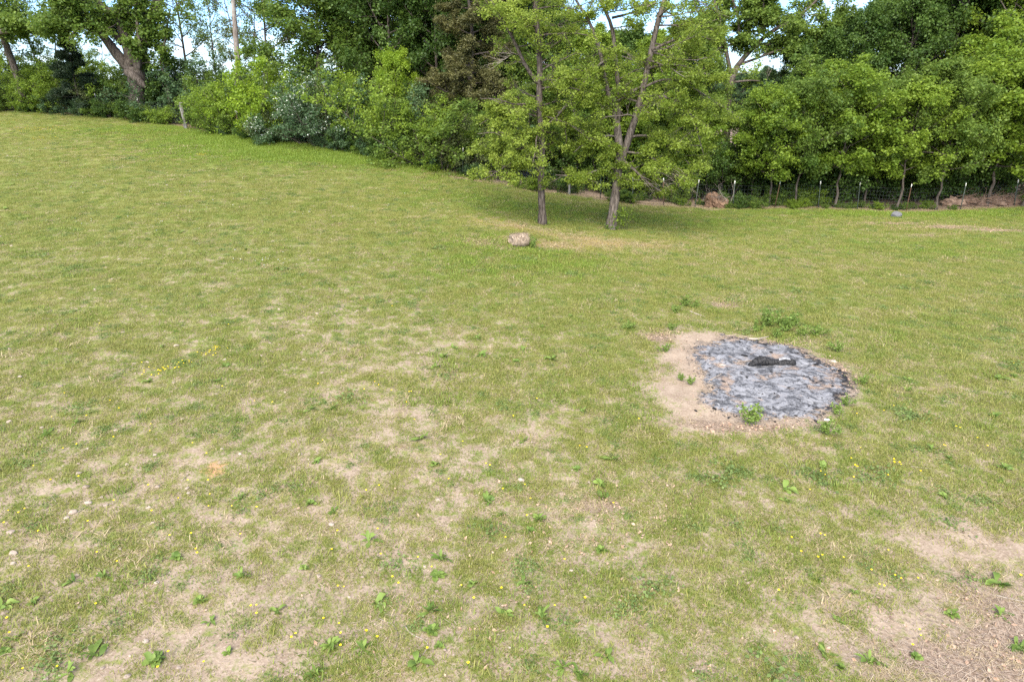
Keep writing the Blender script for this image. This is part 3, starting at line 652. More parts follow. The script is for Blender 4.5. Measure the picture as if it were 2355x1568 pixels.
for row, (dy, sc0, step) in enumerate([(1.0, .72, 62), (2.9, .95, 70), (5.0, 1.12, 78)]):
    u = -70+row*23
    while u < (1100 if row == 0 else 1180):
        m = mats[(i*5+row*3) % len(mats)]; i += 1
        s = sc0*random.uniform(.8, 1.15)*(0.92 if u < 420 else 1.0)
        skip = row == 0 and (275 < u < 350 or 385 < u < 475 or 570 < u < 650 or 690 < u < 790 or 830 < u < 905)
        if not skip: grow_at('bush', bush[i % 3], m, lab_of[m].replace('in the hedge behind the upper fence', ('in the front row' if row == 0 else 'in the middle row' if row == 1 else 'in the tall back row')+' of hedge by '+near_u(u)), 'bush', u, edge_at(u)+dy+random.uniform(-.3, .3), s, HB)
        u += step*random.uniform(.8, 1.2)
# low growth under the fence
for k in range(46):
    u = random.uniform(-20, 1120); u += 60 if 400 < u < 460 else 0; m = random.choice(['leaf_mid', 'leaf_dark', 'leaf_bright', 'leaf_blue'])
    grow_at('shrub', shrub[k % 2], m, {'leaf_mid': 'mid green', 'leaf_dark': 'dark green', 'leaf_bright': 'bright green', 'leaf_blue': 'bluish green'}[m]+' low leafy plant at the fence foot by '+near_u(u), 'shrub', u, edge_at(u)+random.uniform(.15, .6), random.uniform(.45, .95), 'undergrowth along the upper fence')
for k in range(64):
    u = random.uniform(1180, 2420) if k < 44 else random.uniform(1600, 2000); m = random.choice(['leaf_mid', 'leaf_dark', 'leaf_mid', 'leaf_bright'])
    sc_k = random.choice([.26, .34, .45, .6])*random.uniform(.8, 1.2)*(.62 if u > 1880 else 1.0)
    if 1610 < u < 1695: sc_k *= .45
    grow_at('shrub', shrub[k % 2], m, {'leaf_mid': 'mid green', 'leaf_dark': 'dark green', 'leaf_bright': 'bright green'}[m]+' low undergrowth plant at the wood edge by '+near_u(u), 'shrub', u, edge_at(u)+random.uniform(.25, 2.0), sc_k, 'undergrowth along the lower wood edge')
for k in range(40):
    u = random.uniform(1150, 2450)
    grow_at('bush', bush[k % 3], 'leaf_dark', 'shaded bush deep inside the wood behind '+near_u(u), 'bush', u, edge_at(u)+random.uniform(3.2, 7), random.uniform(.7, 1.15), 'shaded bushes inside the wood')  # their shade is put into the leaf colour by the dark material
# sparse tall trees against the sky on the upper left
for u, Y, s, k in [(455,49,.95,0),(590,50,.85,1),(640,46,.95,0),(150,49,.80,1),(70,50,.85,0),(-40,49,1.0,1),(520,58,.8,0),(255,60,.62,1)]:
    grow_at('airy_tree', airy[k], 'leaf_olive' if u in (590, 70) else 'leaf_mid', 'slender thinly leaved tree against the sky above the hedge by '+near_u(u), 'tree', u, Y, (s*.85, s*.85, s), 'thin trees above the hedge')
# the dense wood
WT = 'tall trees of the wood'  # dark leaves on many of these trees carry the wood's shade as colour
wood = [(830,47,.98,'leaf_mid'),(905,44,.86,'leaf_dark'),(960,48,1.05,'leaf_dark'),(1010,43,.82,'leaf_dark'),(1070,46,1.05,'leaf_mid'),(1140,43,.95,'leaf_dark'),(1190,49,1.0,'leaf_mid'),
        (1235,41.5,.80,'leaf_mid'),(1290,45,.64,'leaf_dark'),(1350,41,.58,'leaf_bright'),(1400,46,.62,'leaf_mid'),(1450,42,.60,'leaf_dark'),(1500,40.5,.58,'leaf_bright'),(1550,45,.66,'leaf_mid'),(1590,42,.66,'leaf_mid'),
        (1822,44.5,.58,'leaf_dark'),(1862,41.5,.62,'leaf_dark'),(1900,47,.72,'leaf_mid'),(1940,42,.70,'leaf_dark'),(1990,46,.78,'leaf_mid'),(2040,41.5,.76,'leaf_dark'),(2090,46,1.05,'leaf_dark'),(2140,42,.95,'leaf_dark'),(2190,47,1.1,'leaf_mid'),
        (2240,42.5,1.0,'leaf_dark'),(2290,40,.95,'leaf_bright'),(2340,44,1.05,'leaf_dark'),(2390,40,1.0,'leaf_bright'),(2440,45,1.1,'leaf_mid'),(2250,51,1.1,'leaf_mid'),(870,54,1.0,'leaf_olive'),(1030,54,1.05,'leaf_mid'),(1120,53,1.05,'leaf_olive')]
wl = {'leaf_olive': 'olive green tall tree in the wood behind the fence', 'leaf_mid': 'mid green tall tree in the wood behind the fence', 'leaf_dark': 'dark green tall tree in the wood behind the fence', 'leaf_bright': 'bright green tree in the wood behind the pasture trees'}
for j, (u, Y, s, m) in enumerate(wood):
    grow_at('wood_tree', dense[j % 3], m, wl[m].split(' tree')[0]+' tree standing in the wood '+('close behind ' if Y < 44 else 'far behind ')+near_u(u), 'tree', u, Y, (s*.85, s*.85, s), WT)
# young trees in front of the right-hand wood, trunks leaning a little
for j, (u, Y, s, k, m, lab) in enumerate([
    (1786,35.3,(.86,.86,.86),0,'leaf_bright','young tree with low bright crown nearest the uprooted root plate'),
    (1848,35.0,(.80,.80,.92),1,'leaf_mid','young green tree second from the uprooted root plate'),
    (1940,35.1,(.98,.98,1.02),2,'leaf_bright','young tree with the tallest pale green crown in front of the right-hand wood'),
    (2012,36.2,(.85,.85,.95),0,'leaf_mid','young tree half hidden behind the pale-crowned young tree'),
    (2085,34.7,(.90,.90,.90),1,'leaf_bright','young tree behind the grey boulder'),
    (2182,34.6,(.85,.85,.92),2,'leaf_mid','young tree with a grey leaning trunk beside the brush bank'),
    (2300,35.4,(1.15,1.15,1.05),0,'leaf_bright','wide yellow-green young tree above the brush bank'),
    (2385,35.0,(1.2,1.2,1.1),1,'leaf_bright','yellow-green young tree past the brush bank'),
    (1890,37.4,(1.0,1.0,1.05),1,'leaf_mid','young tree filling the gap behind the second young tree'),
    (2130,37.2,(1.0,1.0,1.08),0,'leaf_mid','young tree in shade between the boulder and the grey leaning trunk'),
    (2240,37.8,(1.1,1.1,1.2),2,'leaf_bright','taller young tree behind the brush bank'),
    (1740,36.8,(.75,.75,.75),2,'leaf_mid','small young tree right behind the uprooted root plate'),
    (1500,38.0,(1.0,1.0,.95),0,'leaf_bright','bright young tree behind the forked pasture tree'),
    (1400,38.2,(1.0,1.0,.9),1,'leaf_bright','bright young tree between the two pasture trees'),
    (1600,37.6,(.85,.85,.75),2,'leaf_bright','bright young tree between the forked pasture tree and the root plate'),
    (1300,38.0,(.9,.9,.85),1,'leaf_mid','young tree behind the slim pasture tree')]):
    grow_at('young_tree', young[k], m, lab, 'tree', u, Y, s)
# far tree line beyond the gap
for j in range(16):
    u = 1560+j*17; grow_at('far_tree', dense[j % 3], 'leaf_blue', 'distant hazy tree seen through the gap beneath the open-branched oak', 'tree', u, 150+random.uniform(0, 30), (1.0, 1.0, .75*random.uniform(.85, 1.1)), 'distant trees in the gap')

# ------------------------------------------------------------------ wire fence along the wood
def tpost_mesh(h, mat):
    m = MB(); m.box((0, 0, h/2-.1), (.036, .012, h+.2)); m.box((0, .018, h/2-.1), (.010, .028, h+.2))
    for k in range(7): m.box((0, -.009, .25+k*.13), (.014, .008, .03))
    return m.mesh('post', mat)
tp = {'steel': tpost_mesh(1.32, M['steel']), 'rust': tpost_mesh(1.32, M['rust'])}
tipm = MB(); tipm.box((0, 0, 1.25), (.040, .018, .16)); tipm.box((0, .020, 1.25), (.016, .032, .16)); tipme = tipm.mesh('tip', M['white'])
fence = thing('wire_fence', 'woven wire stock fence on white-tipped steel posts along the wood', 'fence', (0, 0, 0))
fx = []
u = -40.0
FP = [(-40, .1), (285*.2499, .1), (628*.2499, 0), (970*.2499, .05), (1345*.2499, 0), (435, 0), (2218*.2499, 0), (700/1.274+20*.2499+1, 0), (1022*1/1.274+2, 0), ((900+895/3.925)/1.274, 0), ((900+1330/3.925)/1.274, 0),
      ((900+1778/3.925)/1.274, 0), (1243, 0), (1311, .2), (1385, .2), (1462, .3), (1535, .3), (1610, .3), (1700, .3), (1799, .5), (1902, .5), (1995, .5), (2112, .5), (2240, .6), (2365, .6)]
FP = sorted(FP)
ppos = []
for j, (u, off) in enumerate(FP):
    Y = edge_at(u)+0.25+off*.5; x, y, z = spot(u, Y); ppos.append((x, y, z))
    if abs(u-435) < 1 or abs(u-1311) < 1: continue
    mt = 'rust' if j % 3 == 1 else 'steel'
    p = obj('steel_post', tp[mt], fence, (x, y, z)); p.rotation_euler = (random.uniform(-.05, .05), random.uniform(-.07, .07), random.uniform(-.3, .3))
    obj('white_tip', tipme, p)
for j in range(len(ppos)-1):
    a = np.array(ppos[j]); b = np.array(ppos[j+1]); m = MB(); L = np.linalg.norm(b-a); ns = max(3, int(L/.5))
    xs = np.linspace(0, 1, ns+1); base = a+(b-a)*xs[:, None]; base[:, 2] = height(base[:, 0], base[:, 1])
    base[:, 1] -= .025
    wob = np.random.default_rng(j).normal(0, .012, (ns+1, 1))
    for h in (.06, .17, .29, .42, .57, .74, .92, 1.10):
        m.tube(base+np.array([0, 0, h])+wob*np.array([0, 1.5, 1]),   .0024, 3, cap=False)
    nv = int(L/.16)
    for k in range(nv+1):
        q = a+(b-a)*k/nv; z = hz_(q[0], q[1]); m.tube([(q[0], q[1]-.025, z+.06), (q[0]+.004, q[1]-.025, z+.55), (q[0], q[1]-.025, z+1.10)], .0018, 3, cap=False)
    obj('wire_panel', m.mesh('wire_panel', M['wire']), fence)
def wood_post(u, label, h, r, tilt, conv_off=.2):
    x, y, z = spot(u, edge_at(u)+conv_off); m = MB()
    zz = np.linspace(-.3, h, 8); rr = r*(1+np.random.default_rng(int(u)).normal(0, .05, 8)); m.tube(np.stack([tilt*zz+.01*np.sin(zz*4), 0*zz, zz], 1), rr, 9)
    tag(obj('fence_post', m.mesh('fence_post', M['post_wood'], True), None, (x, y, z)), label, 'post')
wood_post(435, 'weathered grey wooden fence post leaning beside the upper fence', 1.45, .10, -.05, -.25)
wood_post(1311, 'grey wooden fence post between the two pasture trees', 1.15, .065, 0.0)
wood_post(268, 'short grey wooden stake slanting in front of the oak trunk', .8, .05, -.35, .1)

PLM = [(hit3(1521, 722), ' near the hay roll', 4), (hit3(2250, 1090), ' near the burnt patch', 3.2), (hit3(1160, 1860), ' near the hook-shaped twig', 1.6), (hit3(480, 1090), ' near the small yellow flower drift', 2.2), (hit3(2950, 1900), ' beside the brown mulch patch', 1.6), (hit3(630, 1370), ' near the reddish bare scrape', 1.8), (hit3(210, 1510), ' near the group of large pale stones', 1.8), (hit3(870, 420), ' by the long lush grass', 6), (hit3(1250, 1330), ' on the worn bare path', 1.5), (hit3(1700, 1500), ' among fallen brown leaves', 1.3)]
def near_p(p):
    d = [(np.linalg.norm(np.asarray(p)-q)/r, t) for q, t, r in PLM]; m_ = min(d); return m_[1] if m_[0] < 1 else ' on the open short turf'
# ------------------------------------------------------------------ stones
def stone_mesh(seed, mat, flat=.55):
    r = np.random.default_rng(seed); v = []; f = []
    import bmesh
    bm = bmesh.new(); bmesh.ops.create_icosphere(bm, subdivisions=2 if seed < 900 else 3, radius=1.0)
    d = r.normal(0, 1, (7, 3)); d /= np.linalg.norm(d, axis=1)[:, None]; k = r.uniform(.55, .9, 7)
    sc = np.array([1, r.uniform(.6, .85), flat*r.uniform(.8, 1.2)])
    for q in bm.verts:
        p = np.array(q.co)
        for dd, kk in zip(d, k):
            t = p.dot(dd)
            if t > kk: p -= dd*(t-kk)*.9
        q.co = Vector(p*sc*(1+r.normal(0, .02)))
    me = bpy.data.meshes.new('stone'); bm.to_mesh(me); bm.free(); me.materials.append(mat); return me
SM = [stone_mesh(300+i, M['stone']) for i in range(7)]
boul = stone_mesh(901, M['stone_grey'], .8)
p = hit3(2625, 636); tag(obj('boulder', boul, None, p+np.array([0, 0, .08])), 'rounded dark grey boulder at the edge of the right-hand wood', 'boulder').scale = (.27, .24, .24)
ST = []
for sc, ox, oy, lst in [
  (2.613, 0, 950, [(657,1250,50),(560,1443,55),(512,1485,40),(490,1515,35),(810,1390,40),(1140,1405,40),(1185,1345,25),(1210,1247,38),(1433,1258,32),(1443,1295,30),(775,1328,35),(605,1145,45),(508,1355,25),(675,1372,50),(1700,957,26),(1185,1003,28),(972,1077,28),(950,1140,30),(1100,1065,22),(465,478,35),(155,405,40),(75,193,28),(433,193,28),(945,65,30),(288,630,28),(320,795,30),(75,750,40),(190,962,32),(715,567,25),(895,590,20),(1352,165,32),(1720,272,28),(1925,348,26),(1395,730,25),(2150,1100,26),(2305,997,28),(1680,1465,25),(1170,1520,30),(910,505,28),(1130,295,30),(1030,305,30),(1500,847,20),(1480,843,18),(600,1070,28),(648,1043,28),(790,1247,22),(540,1530,25),(405,1530,28),(1330,450,30),(2220,455,22),(885,815,30),(1075,1003,22)]),
  (2.617, 0, 1500, [(85,160,70),(103,318,70),(103,395,40),(590,485,40),(135,693,35),(35,778,55),(1117,992,50),(812,998,30),(787,1197,35),(922,283,30),(45,590,30),(1020,128,22),(1515,955,20),(1178,935,22),(1300,463,18),(280,243,30),(1480,232,20),(605,355,28),(635,328,25),(455,1255,30),(980,1260,50),(355,1280,40),(1370,1195,36),(2075,510,24),(2270,1250,40),(1200,545,36)]),
  (2.42, 2250, 1350, [(440,378,30),(45,990,34),(203,1252,38),(130,1525,30),(1087,748,28),(180,390,20),(625,912,20),(1690,360,20),(1130,1390,14),(320,715,14)]),
  (2.617, 900, 1400, [(697,708,42),(1000,170,44),(185,360,50),(1640,20,44),(755,630,20),(70,720,24),(90,755,40),(565,1290,18),(1480,1478,24),(2025,712,34),(1040,950,40)]),
  (2.243, 850, 780, [(843,575,20),(547,387,18),(345,447,16),(318,423,20),(308,298,15),(43,437,18),(1183,732,14),(1587,748,16),(70,1237,26),(32,712,20),(212,703,22),(255,810,14),(122,1270,22),(430,303,14),(152,347,14),(90,615,24),(1648,226,8),(1405,12,8)]),
  (2.355, 0, 300, [(787,800,12),(951,988,12),(981,1113,18),(820,1085,20),(3,927,18),(95,377,12),(52,371,12),(120,498,14),(518,365,10),(757,500,9),(873,496,9),(828,730,10),(736,1142,18),(920,1150,16),(1250,618,10),(1320,618,10),(1370,620,10),(2140,757,10),(2175,750,9),(1055,858,10),(212,718,12),(590,757,10),(585,606,10),(1137,720,11)])]:
    for cx, cy, sz in lst: ST.append((ox+cx/sc, oy+cy/sc, sz/sc))
n_named = len(ST)
rs = np.random.default_rng(77)
while len(ST) < 290:
    x3 = rs.uniform(0, 2950)*rs.uniform(.2, 1)**.7; y3 = rs.uniform(430, 1980)
    if y3 < 520+ .12*x3 and rs.random() < .8: continue
    if x3 > 1500 and rs.random() < .55: continue
    ST.append((x3, y3, rs.uniform(4, 11)*(0.55+.6*y3/2000)))
for j, (x3, y3, sz) in enumerate(ST):
    p = hit3(x3, y3); r = sz*K3*mpp(p)*.62*random.uniform(.9, 1.1)
    big = sz > 15
    o = obj('stone', SM[j % 7], None, p+np.array([0, 0, r*.12])); o.scale = (r, r, r*random.uniform(.8, 1.1)); o.rotation_euler = (random.uniform(-.2, .2), random.uniform(-.2, .2), random.uniform(-.7, .7))
    tag(o, ('large pale flat-sided stone lying' if big else 'small pale stone lying')+near_p(p), 'stone', 'larger loose stones' if big else 'small stones in the grass')
# pebbles nobody could count
m = MB(); r = np.random.default_rng(5); N = 2600
yy = r.uniform(5.2, 30, N)*r.uniform(.5, 1, N); yy = np.clip(yy, 5.2, 30); xx = r.uniform(-.8, .72, N)*yy-.05*yy; keep = (r.random(N) < np.clip(.75-xx/yy*.9, .12, 1)); xx, yy = xx[keep], yy[keep]; zz = height(xx, yy)
oct_ = np.array([[1,0,0],[0,1,0],[-1,0,0],[0,-1,0],[0,0,.7],[0,0,-.6]], float); of = np.array([[0,1,4,0],[1,2,4,1],[2,3,4,2],[3,0,4,3]])
for x, y, z in zip(xx, yy, zz):
    sz = r.uniform(.008, .022)*(1+y/40); a = r.uniform(0, 3); q = oct_*r.uniform(.6, 1.3, (6, 1))*sz; q = np.stack([q[:, 0]*cos(a)-q[:, 1]*sin(a), (q[:, 0]*sin(a)+q[:, 1]*cos(a))*.8, q[:, 2]], 1); m.add(q+np.array([x, y, z+.004]), of)
pb = obj('pebbles', m.mesh('pebbles', M['stone'])); pb['kind'] = 'stuff'; pb['label'] = 'tiny pale pebbles strewn through the pasture grass'; pb['category'] = 'pebbles'

# ------------------------------------------------------------------ broad-leaved weeds
def dock_mesh(seed, n, L, up=.5, wid=.2, curl=.5):
    r = np.random.default_rng(seed); m = MB()
    for k in range(n):
        az = r.uniform(0, 6.283); e = np.clip(r.normal(up, .35), .05, 1.4); ll = L*r.choice([.35, .6, .85, 1.1])*r.uniform(.7, 1.15); ns = 6; t = np.linspace(0, 1, ns)
        el = e-curl*r.uniform(.4, 1.5)*t*1.2; bend = r.normal(0, .5)
        a_ = az+bend*t; stp = ll/(ns-1)
        px = np.concatenate([[0], np.cumsum((np.cos(el)*np.cos(a_))[:-1]*stp)]); py = np.concatenate([[0], np.cumsum((np.cos(el)*np.sin(a_))[:-1]*stp)]); pz = np.concatenate([[0], np.cumsum(np.sin(el)[:-1]*stp)])
        o = r.normal(0, .12*L, 2); c = np.stack([px+o[0], py+o[1], np.maximum(pz, 0)+.008+r.uniform(0, .01)], 1)
        wd = wid*ll*np.array([.12, .5, .9, 1.0, .7, .05])*r.uniform(.7, 1.25); sd = np.stack([-np.sin(a_), np.cos(a_), np.full(ns, r.normal(0, .4))], 1)
        wv = (r.normal(0, .25, ns)*wd)[:, None]*np.array([0, 0, 1.0]); up_ = np.array([0, 0, .3])
        lft = c+sd*wd[:, None]+up_*wd[:, None]+wv; rgt = c-sd*wd[:, None]+up_*wd[:, None]-wv
        v = np.concatenate([lft, c, rgt]); i = np.arange(ns-1)
        f = np.concatenate([np.stack([i, i+1, ns+i+1, ns+i], 1), np.stack([ns+i, ns+i+1, 2*ns+i+1, 2*ns+i], 1)])
        tn = r.uniform(.1, .82) if r.random() > .010 else .96
        m.add(v, f, np.clip(tn+r.normal(0, .05, len(v)), 0, 1))
    return m
DM = [dock_mesh(400+i, n, L, up, w_, cu).mesh('weed', M['weed']) for i, (n, L, up, w_, cu) in enumerate([(16, .19, .6, .17, .8), (24, .13, .7, .18, .8), (12, .21, .5, .16, .7), (34, .09, .7, .22, .8), (20, .15, .9, .14, .9), (30, .11, .5, .3, .6), (15, .17, .8, .2, 1.0), (26, .12, 1.0, .2, .9), (11, .2, .4, .19, .6), (22, .16, .6, .12, .8)])]
WD = []
for sc, ox, oy, lst in [
  (2.617, 900, 1400, [(205,260),(1380,180),(1490,290),(1705,410),(1025,625),(1000,760),(1670,810),(1265,820),(540,960),(940,1020),(1515,1050),(175,1290),(430,1320),(1010,1290),(70,1500),(2260,560),(2300,1370),(2250,60),(2280,160),(1960,1460),(2085,1500),(1780,320),(480,480),(25,200),(1800,1070),(960,1180),(840,1430)]),
  (2.42, 2250, 1350, [(390,50),(120,200),(130,290),(340,840),(610,940),(390,1370),(515,1470),(720,1430),(1300,1090),(1640,880),(1250,260),(1680,60),(1660,150),(1785,1330),(500,1140),(1640,1090),(1050,1400)]),
  (2.613, 0, 950, [(1240,180),(1350,60),(1140,445),(1410,295),(1720,330),(590,760),(370,840),(1660,440),(1840,1340)]),
  (2.617, 0, 1500, [(1350,360),(1860,500),(1540,680),(2125,770),(1750,1080),(740,1110),(555,540),(110,970),(250,700),(540,1230),(40,1080),(800,500),(1180,1150),(1620,840),(2340,440),(15,735)]),
  (2.243, 850, 780, [(1375,255),(1080,540),(1255,590),(1530,555),(1480,630),(1235,480),(1840,330),(1720,620),(1010,600),(870,1130),(140,945),(270,940),(170,1290),(1540,1150),(1880,1340),(1925,960),(1650,400),(965,665),(950,1310),(2130,1270),(2230,410)]),
  (3.136, 2500, 900, [(500,670),(1290,1000),(710,1310),(880,1390),(1370,1480),(1480,640),(1340,660),(500,770)]),
  (2.355, 0, 300, [(1025,955),(1120,1000),(1480,470),(820,800),(2080,750),(1700,1020),(1790,1125),(1910,1155),(90,575),(40,740),(1250,900)])]:
    for cx, cy in lst: WD.append((ox+cx/sc, oy+cy/sc))
for j, (x3, y3) in enumerate(WD):
    p = hit3(x3, y3); o = obj('dock_weed', DM[j % 10], None, p); s = random.uniform(.6, 1.15); o.scale = (s, s, s*random.uniform(.8, 1.1)); o.rotation_euler = (0, 0, random.uniform(0, 6.28))
    if y3 > 1880 and x3 > 2950: o.scale = (1.05,)*3
    tag(o, ['broad dock weed with a dozen long leaves', 'compact many-leaved rosette weed', 'sparse dock weed with few long leaves', 'small dense rosette weed', 'upright narrow-leaved weed'][j % 5]+near_p(p), 'weed', 'weeds in the pasture')
def tall_weed(seed, h, n):
    pl = Plant(seed); r = pl.rng
    for k in range(n):
        az = r.uniform(0, 6.28); pl.limb(np.array([r.normal(0, .05), r.normal(0, .05), 0]), np.array([cos(az)*.25, sin(az)*.25, 1]), h*r.uniform(.6, 1), .006, 1, dict(PH, seg=[.1, .06, .05], max=2, t0=[0, .1, 0], kids=[0, 7, 0], lr=[0, .4, .4], ang=[40, 50, 40], up=[0, .1, 0]))
    return pl.br.mesh('stem', M['weed'], True), pl.crown(9, .06, .03, upb=.7, tone=(.3, .84)).mesh('leaf', M['weed'])
TW = [tall_weed(500+i, .42, 5) for i in range(3)]
for cx, cy, s, lab in [(1290,400,1.25,'largest feathery weed clump on the far rim of the ash patch'),(1230,440,.8,None),(1500,450,1.2,'upright broad weed on the far rim of the burnt patch'),(1380,500,.7,None),(1640,490,.8,None),(1740,480,.9,None),(1560,400,1.0,None),(1920,620,.8,None),(1440,390,.9,None),
                       (630,230,.9,'upright weed beside the branch lying past the burnt patch'),(520,280,.7,None),(490,430,.6,None),(130,425,.6,None),(1210,1260,1.15,'single leafy weed growing on the near rim of the ash patch'),(1830,1340,.8,None),(2000,1090,.6,None),(440,620,.6,None),(660,905,.5,None),(580,870,.45,None),(2140,900,.6,None),(700,240,.6,None),(1900,1160,.6,None)]:
    p = hit3(1800+cx/2.944, 820+cy/2.944); k = random.randrange(3)
    o = thing('tall_weed', lab or 'leafy weed clump rooted around the rim of the burnt patch', 'weed', p, random.uniform(0, 6), None if lab else 'weeds round the burnt patch', s*.95)
    obj('stem', TW[k][0], o); obj('leaves', TW[k][1], o)
for (u, v), (ox, oy), s, lab in [((1403, 527), (-.12, -.22), .7, 'grassy weed tuft against the foot of the forked pasture tree'), ((1403, 527), (.25, -.15), .55, 'small leafy weed right at the base of the forked pasture tree'), ((1247, 516), (.2, -.05), .4, 'small weed tuft at the base of the slim pasture tree'), ((1247, 516), (-.2, .05), .35, 'tiny weed tuft behind the base of the slim pasture tree')]:
    p = hit(u, v)+np.array([ox, oy, 0]); p[2] = hz_(p[0], p[1]); o = thing('tall_weed', lab, 'weed', p, random.uniform(0, 6), None, s); obj('stem', TW[1][0], o); obj('leaves', TW[1][1], o)
# ------------------------------------------------------------------ flowers
def flower_mesh(mat, r0=.0135, h=.06, petals=5):
    m = MB()
    for k in range(petals):
        a = 2*pi*k/petals; c = np.array([cos(a), sin(a), 0]); sdv = np.array([-sin(a), cos(a), 0])
        v = np.array([[0, 0, h], c*r0*.6+sdv*r0*.5+[0, 0, h+.004], c*r0*1.1+[0, 0, h+.008], c*r0*.6-sdv*r0*.5+[0, 0, h+.004]]); m.add(v, [[0, 3, 2, 1]])
    m.tube([(0, 0, h-.002), (0, 0, h+.006)], [.005, .004], 5); return m.mesh('blossom', mat)
M['weed']
fs = MB(); fs.tube([(0, 0, -.01), (.004, .002, .03), (0, 0, .06)], .0016, 4); fsm = fs.mesh('stem', M['weed'])
fy = flower_mesh(M['yellow']); fw = flower_mesh(M['petal_white'], .02, .06, 7)
FL = []
for sc, ox, oy, lst in [
  (2.42, 2250, 1350, [(370,98),(402,117),(602,141),(628,66),(613,57),(890,33),(887,13),(940,44),(926,36),(1076,97),(847,122),(293,224),(163,571),(367,546),(399,550),(231,669),(349,711),(380,692),(531,706),(849,654),(728,798),(895,835),(938,856),(1057,856),(785,899),(817,914),(71,947),(1067,1221),(1076,1261),(1017,1335),(1782,841),(586,2)]),
  (2.617, 900, 1400, [(455,123),(553,87),(1668,75),(1500,112),(1711,181),(1085,34),(1684,316),(234,434),(543,418),(567,614),(191,574),(850,633),(955,707),(655,788),(702,840),(283,858),(239,857),(1183,845),(1489,877),(1972,650),(1520,483),(2345,218),(1278,955),(1665,1000),(1897,1005),(2128,953),(457,1208),(260,1220),(540,1249),(259,1317),(128,1107),(246,1140),(922,1336),(1235,1455),(1841,1178)]),
  (2.617, 0, 1500, [(40,112),(70,10),(1170,20),(301,176),(903,403),(751,337),(1306,206),(1471,193),(1507,312),(1517,345),(1848,197),(228,443),(742,730),(1929,751),(1970,738),(1971,807),(81,953),(63,846),(447,1211),(1297,1101),(1215,1218),(1568,1177),(183,1230),(2239,994),(2271,960),(680,97)]),
  (2.613, 0, 950, [(500,546),(847,604),(917,668),(400,727),(668,724),(874,888),(488,970),(592,944),(260,1104),(608,1193),(394,1219),(877,1375),(1168,1458),(1369,1352),(1152,838),(1159,785),(1585,1014),(1950,605),(2088,618),(1478,930),(1443,1220),(1597,1220),(1610,1322),(1970,1428),(1778,1413),(1600,1413),(1142,1260),(195,1435),(150,1472),(767,15),(1752,22),(1656,202),(1090,317),(1410,318),(1706,500)]),
  (3.136, 2500, 900, [(368,925),(277,972),(28,1000),(938,1125),(975,1133),(1133,1228),(62,1314),(367,1428),(373,1455),(417,1460),(434,1470),(30,1496),(10,1485),(610,1536),(842,1295),(825,1291),(1224,1306),(1470,533)]),
  (2.243, 850, 780, [(556,777),(583,797),(667,836),(783,842),(797,842),(488,827),(765,911),(185,793),(818,1024),(988,1254),(1287,1319),(1313,1332),(1622,890),(1467,1004),(1902,1198),(1948,1212),(2290,1024),(671,278),(215,1160),(1134,1170)])]:
    for cx, cy in lst: FL.append((ox+cx/sc, oy+cy/sc))
for j, (x3, y3) in enumerate(FL):
    p = hit3(x3, y3); o = thing('yellow_flower', 'single yellow flower standing'+near_p(p), 'flower', p, random.uniform(0, 6), 'single yellow flowers', random.uniform(.85, 1.25))
    obj('stem', fsm, o); obj('blossom', fy, o)
rf = np.random.default_rng(9)
def drift(name, mat, label, spots, size, hgt):
    m = MB()
    for x3, y3, rx, ry, n in spots:
        p = hit3(x3, y3)
        for k in range(n):
            x = p[0]+rf.normal(0, rx); y = p[1]+rf.normal(0, ry); z = hz_(x, y)+hgt*rf.uniform(.5, 1.3); s = size*rf.uniform(.6, 1.3); a = rf.uniform(0, 3)
            v = np.array([[cos(a), sin(a), .1], [-sin(a), cos(a), 0], [-cos(a), -sin(a), .1], [sin(a), -cos(a), 0], [0, 0, -.5]])*s+[x, y, z]; m.add(v, [[0, 1, 2, 3], [0, 4, 1, 0], [1, 4, 2, 1], [2, 4, 3, 2], [3, 4, 0, 3]])
    o = obj(name, m.mesh(name, mat)); o['kind'] = 'stuff'; o['label'] = label; o['category'] = 'flowers'
drift('yellow_flower_drift', M['yellow'], 'drifts of tiny yellow flowers in the upper pasture and by the weeds', [(135,383,.9,.35,60),(105,380,.4,.25,25),(12,363,.4,.3,16),(140,408,.4,.15,22),(60,390,.3,.2,12),(588,457,.25,.15,28),(330,392,.5,.3,14),(470,388,.4,.2,9),(480,1090,.16,.08,18),(540,1072,.12,.06,7),(440,1105,.22,.08,7),(605,1040,.2,.1,14),(633,1028,.05,.04,8),(1000,440,1.2,.3,14),(1055,455,.8,.2,12),(900,422,.7,.2,10)], .019, .10)
drift('white_flower_drift', M['petal_white'], 'tiny white clover flowers dotted over the pasture slope', [(810,770,.5,.25,9),(760,755,.5,.3,8),(465,655,.3,.2,6),(250,640,.5,.5,8),(410,530,.8,.3,8),(560,560,.8,.4,5),(910,620,.3,.1,4),(1010,605,.3,.1,5),(1165,560,.6,.4,5),(1160,600,.5,.3,5),(40,455,.8,.4,6),(50,512,.3,.3,4),(90,440,.8,.4,6),(250,550,.8,.4,6),(640,620,2,1,14),(300,480,2,.8,14),(700,520,2,.8,10)], .024, .03)

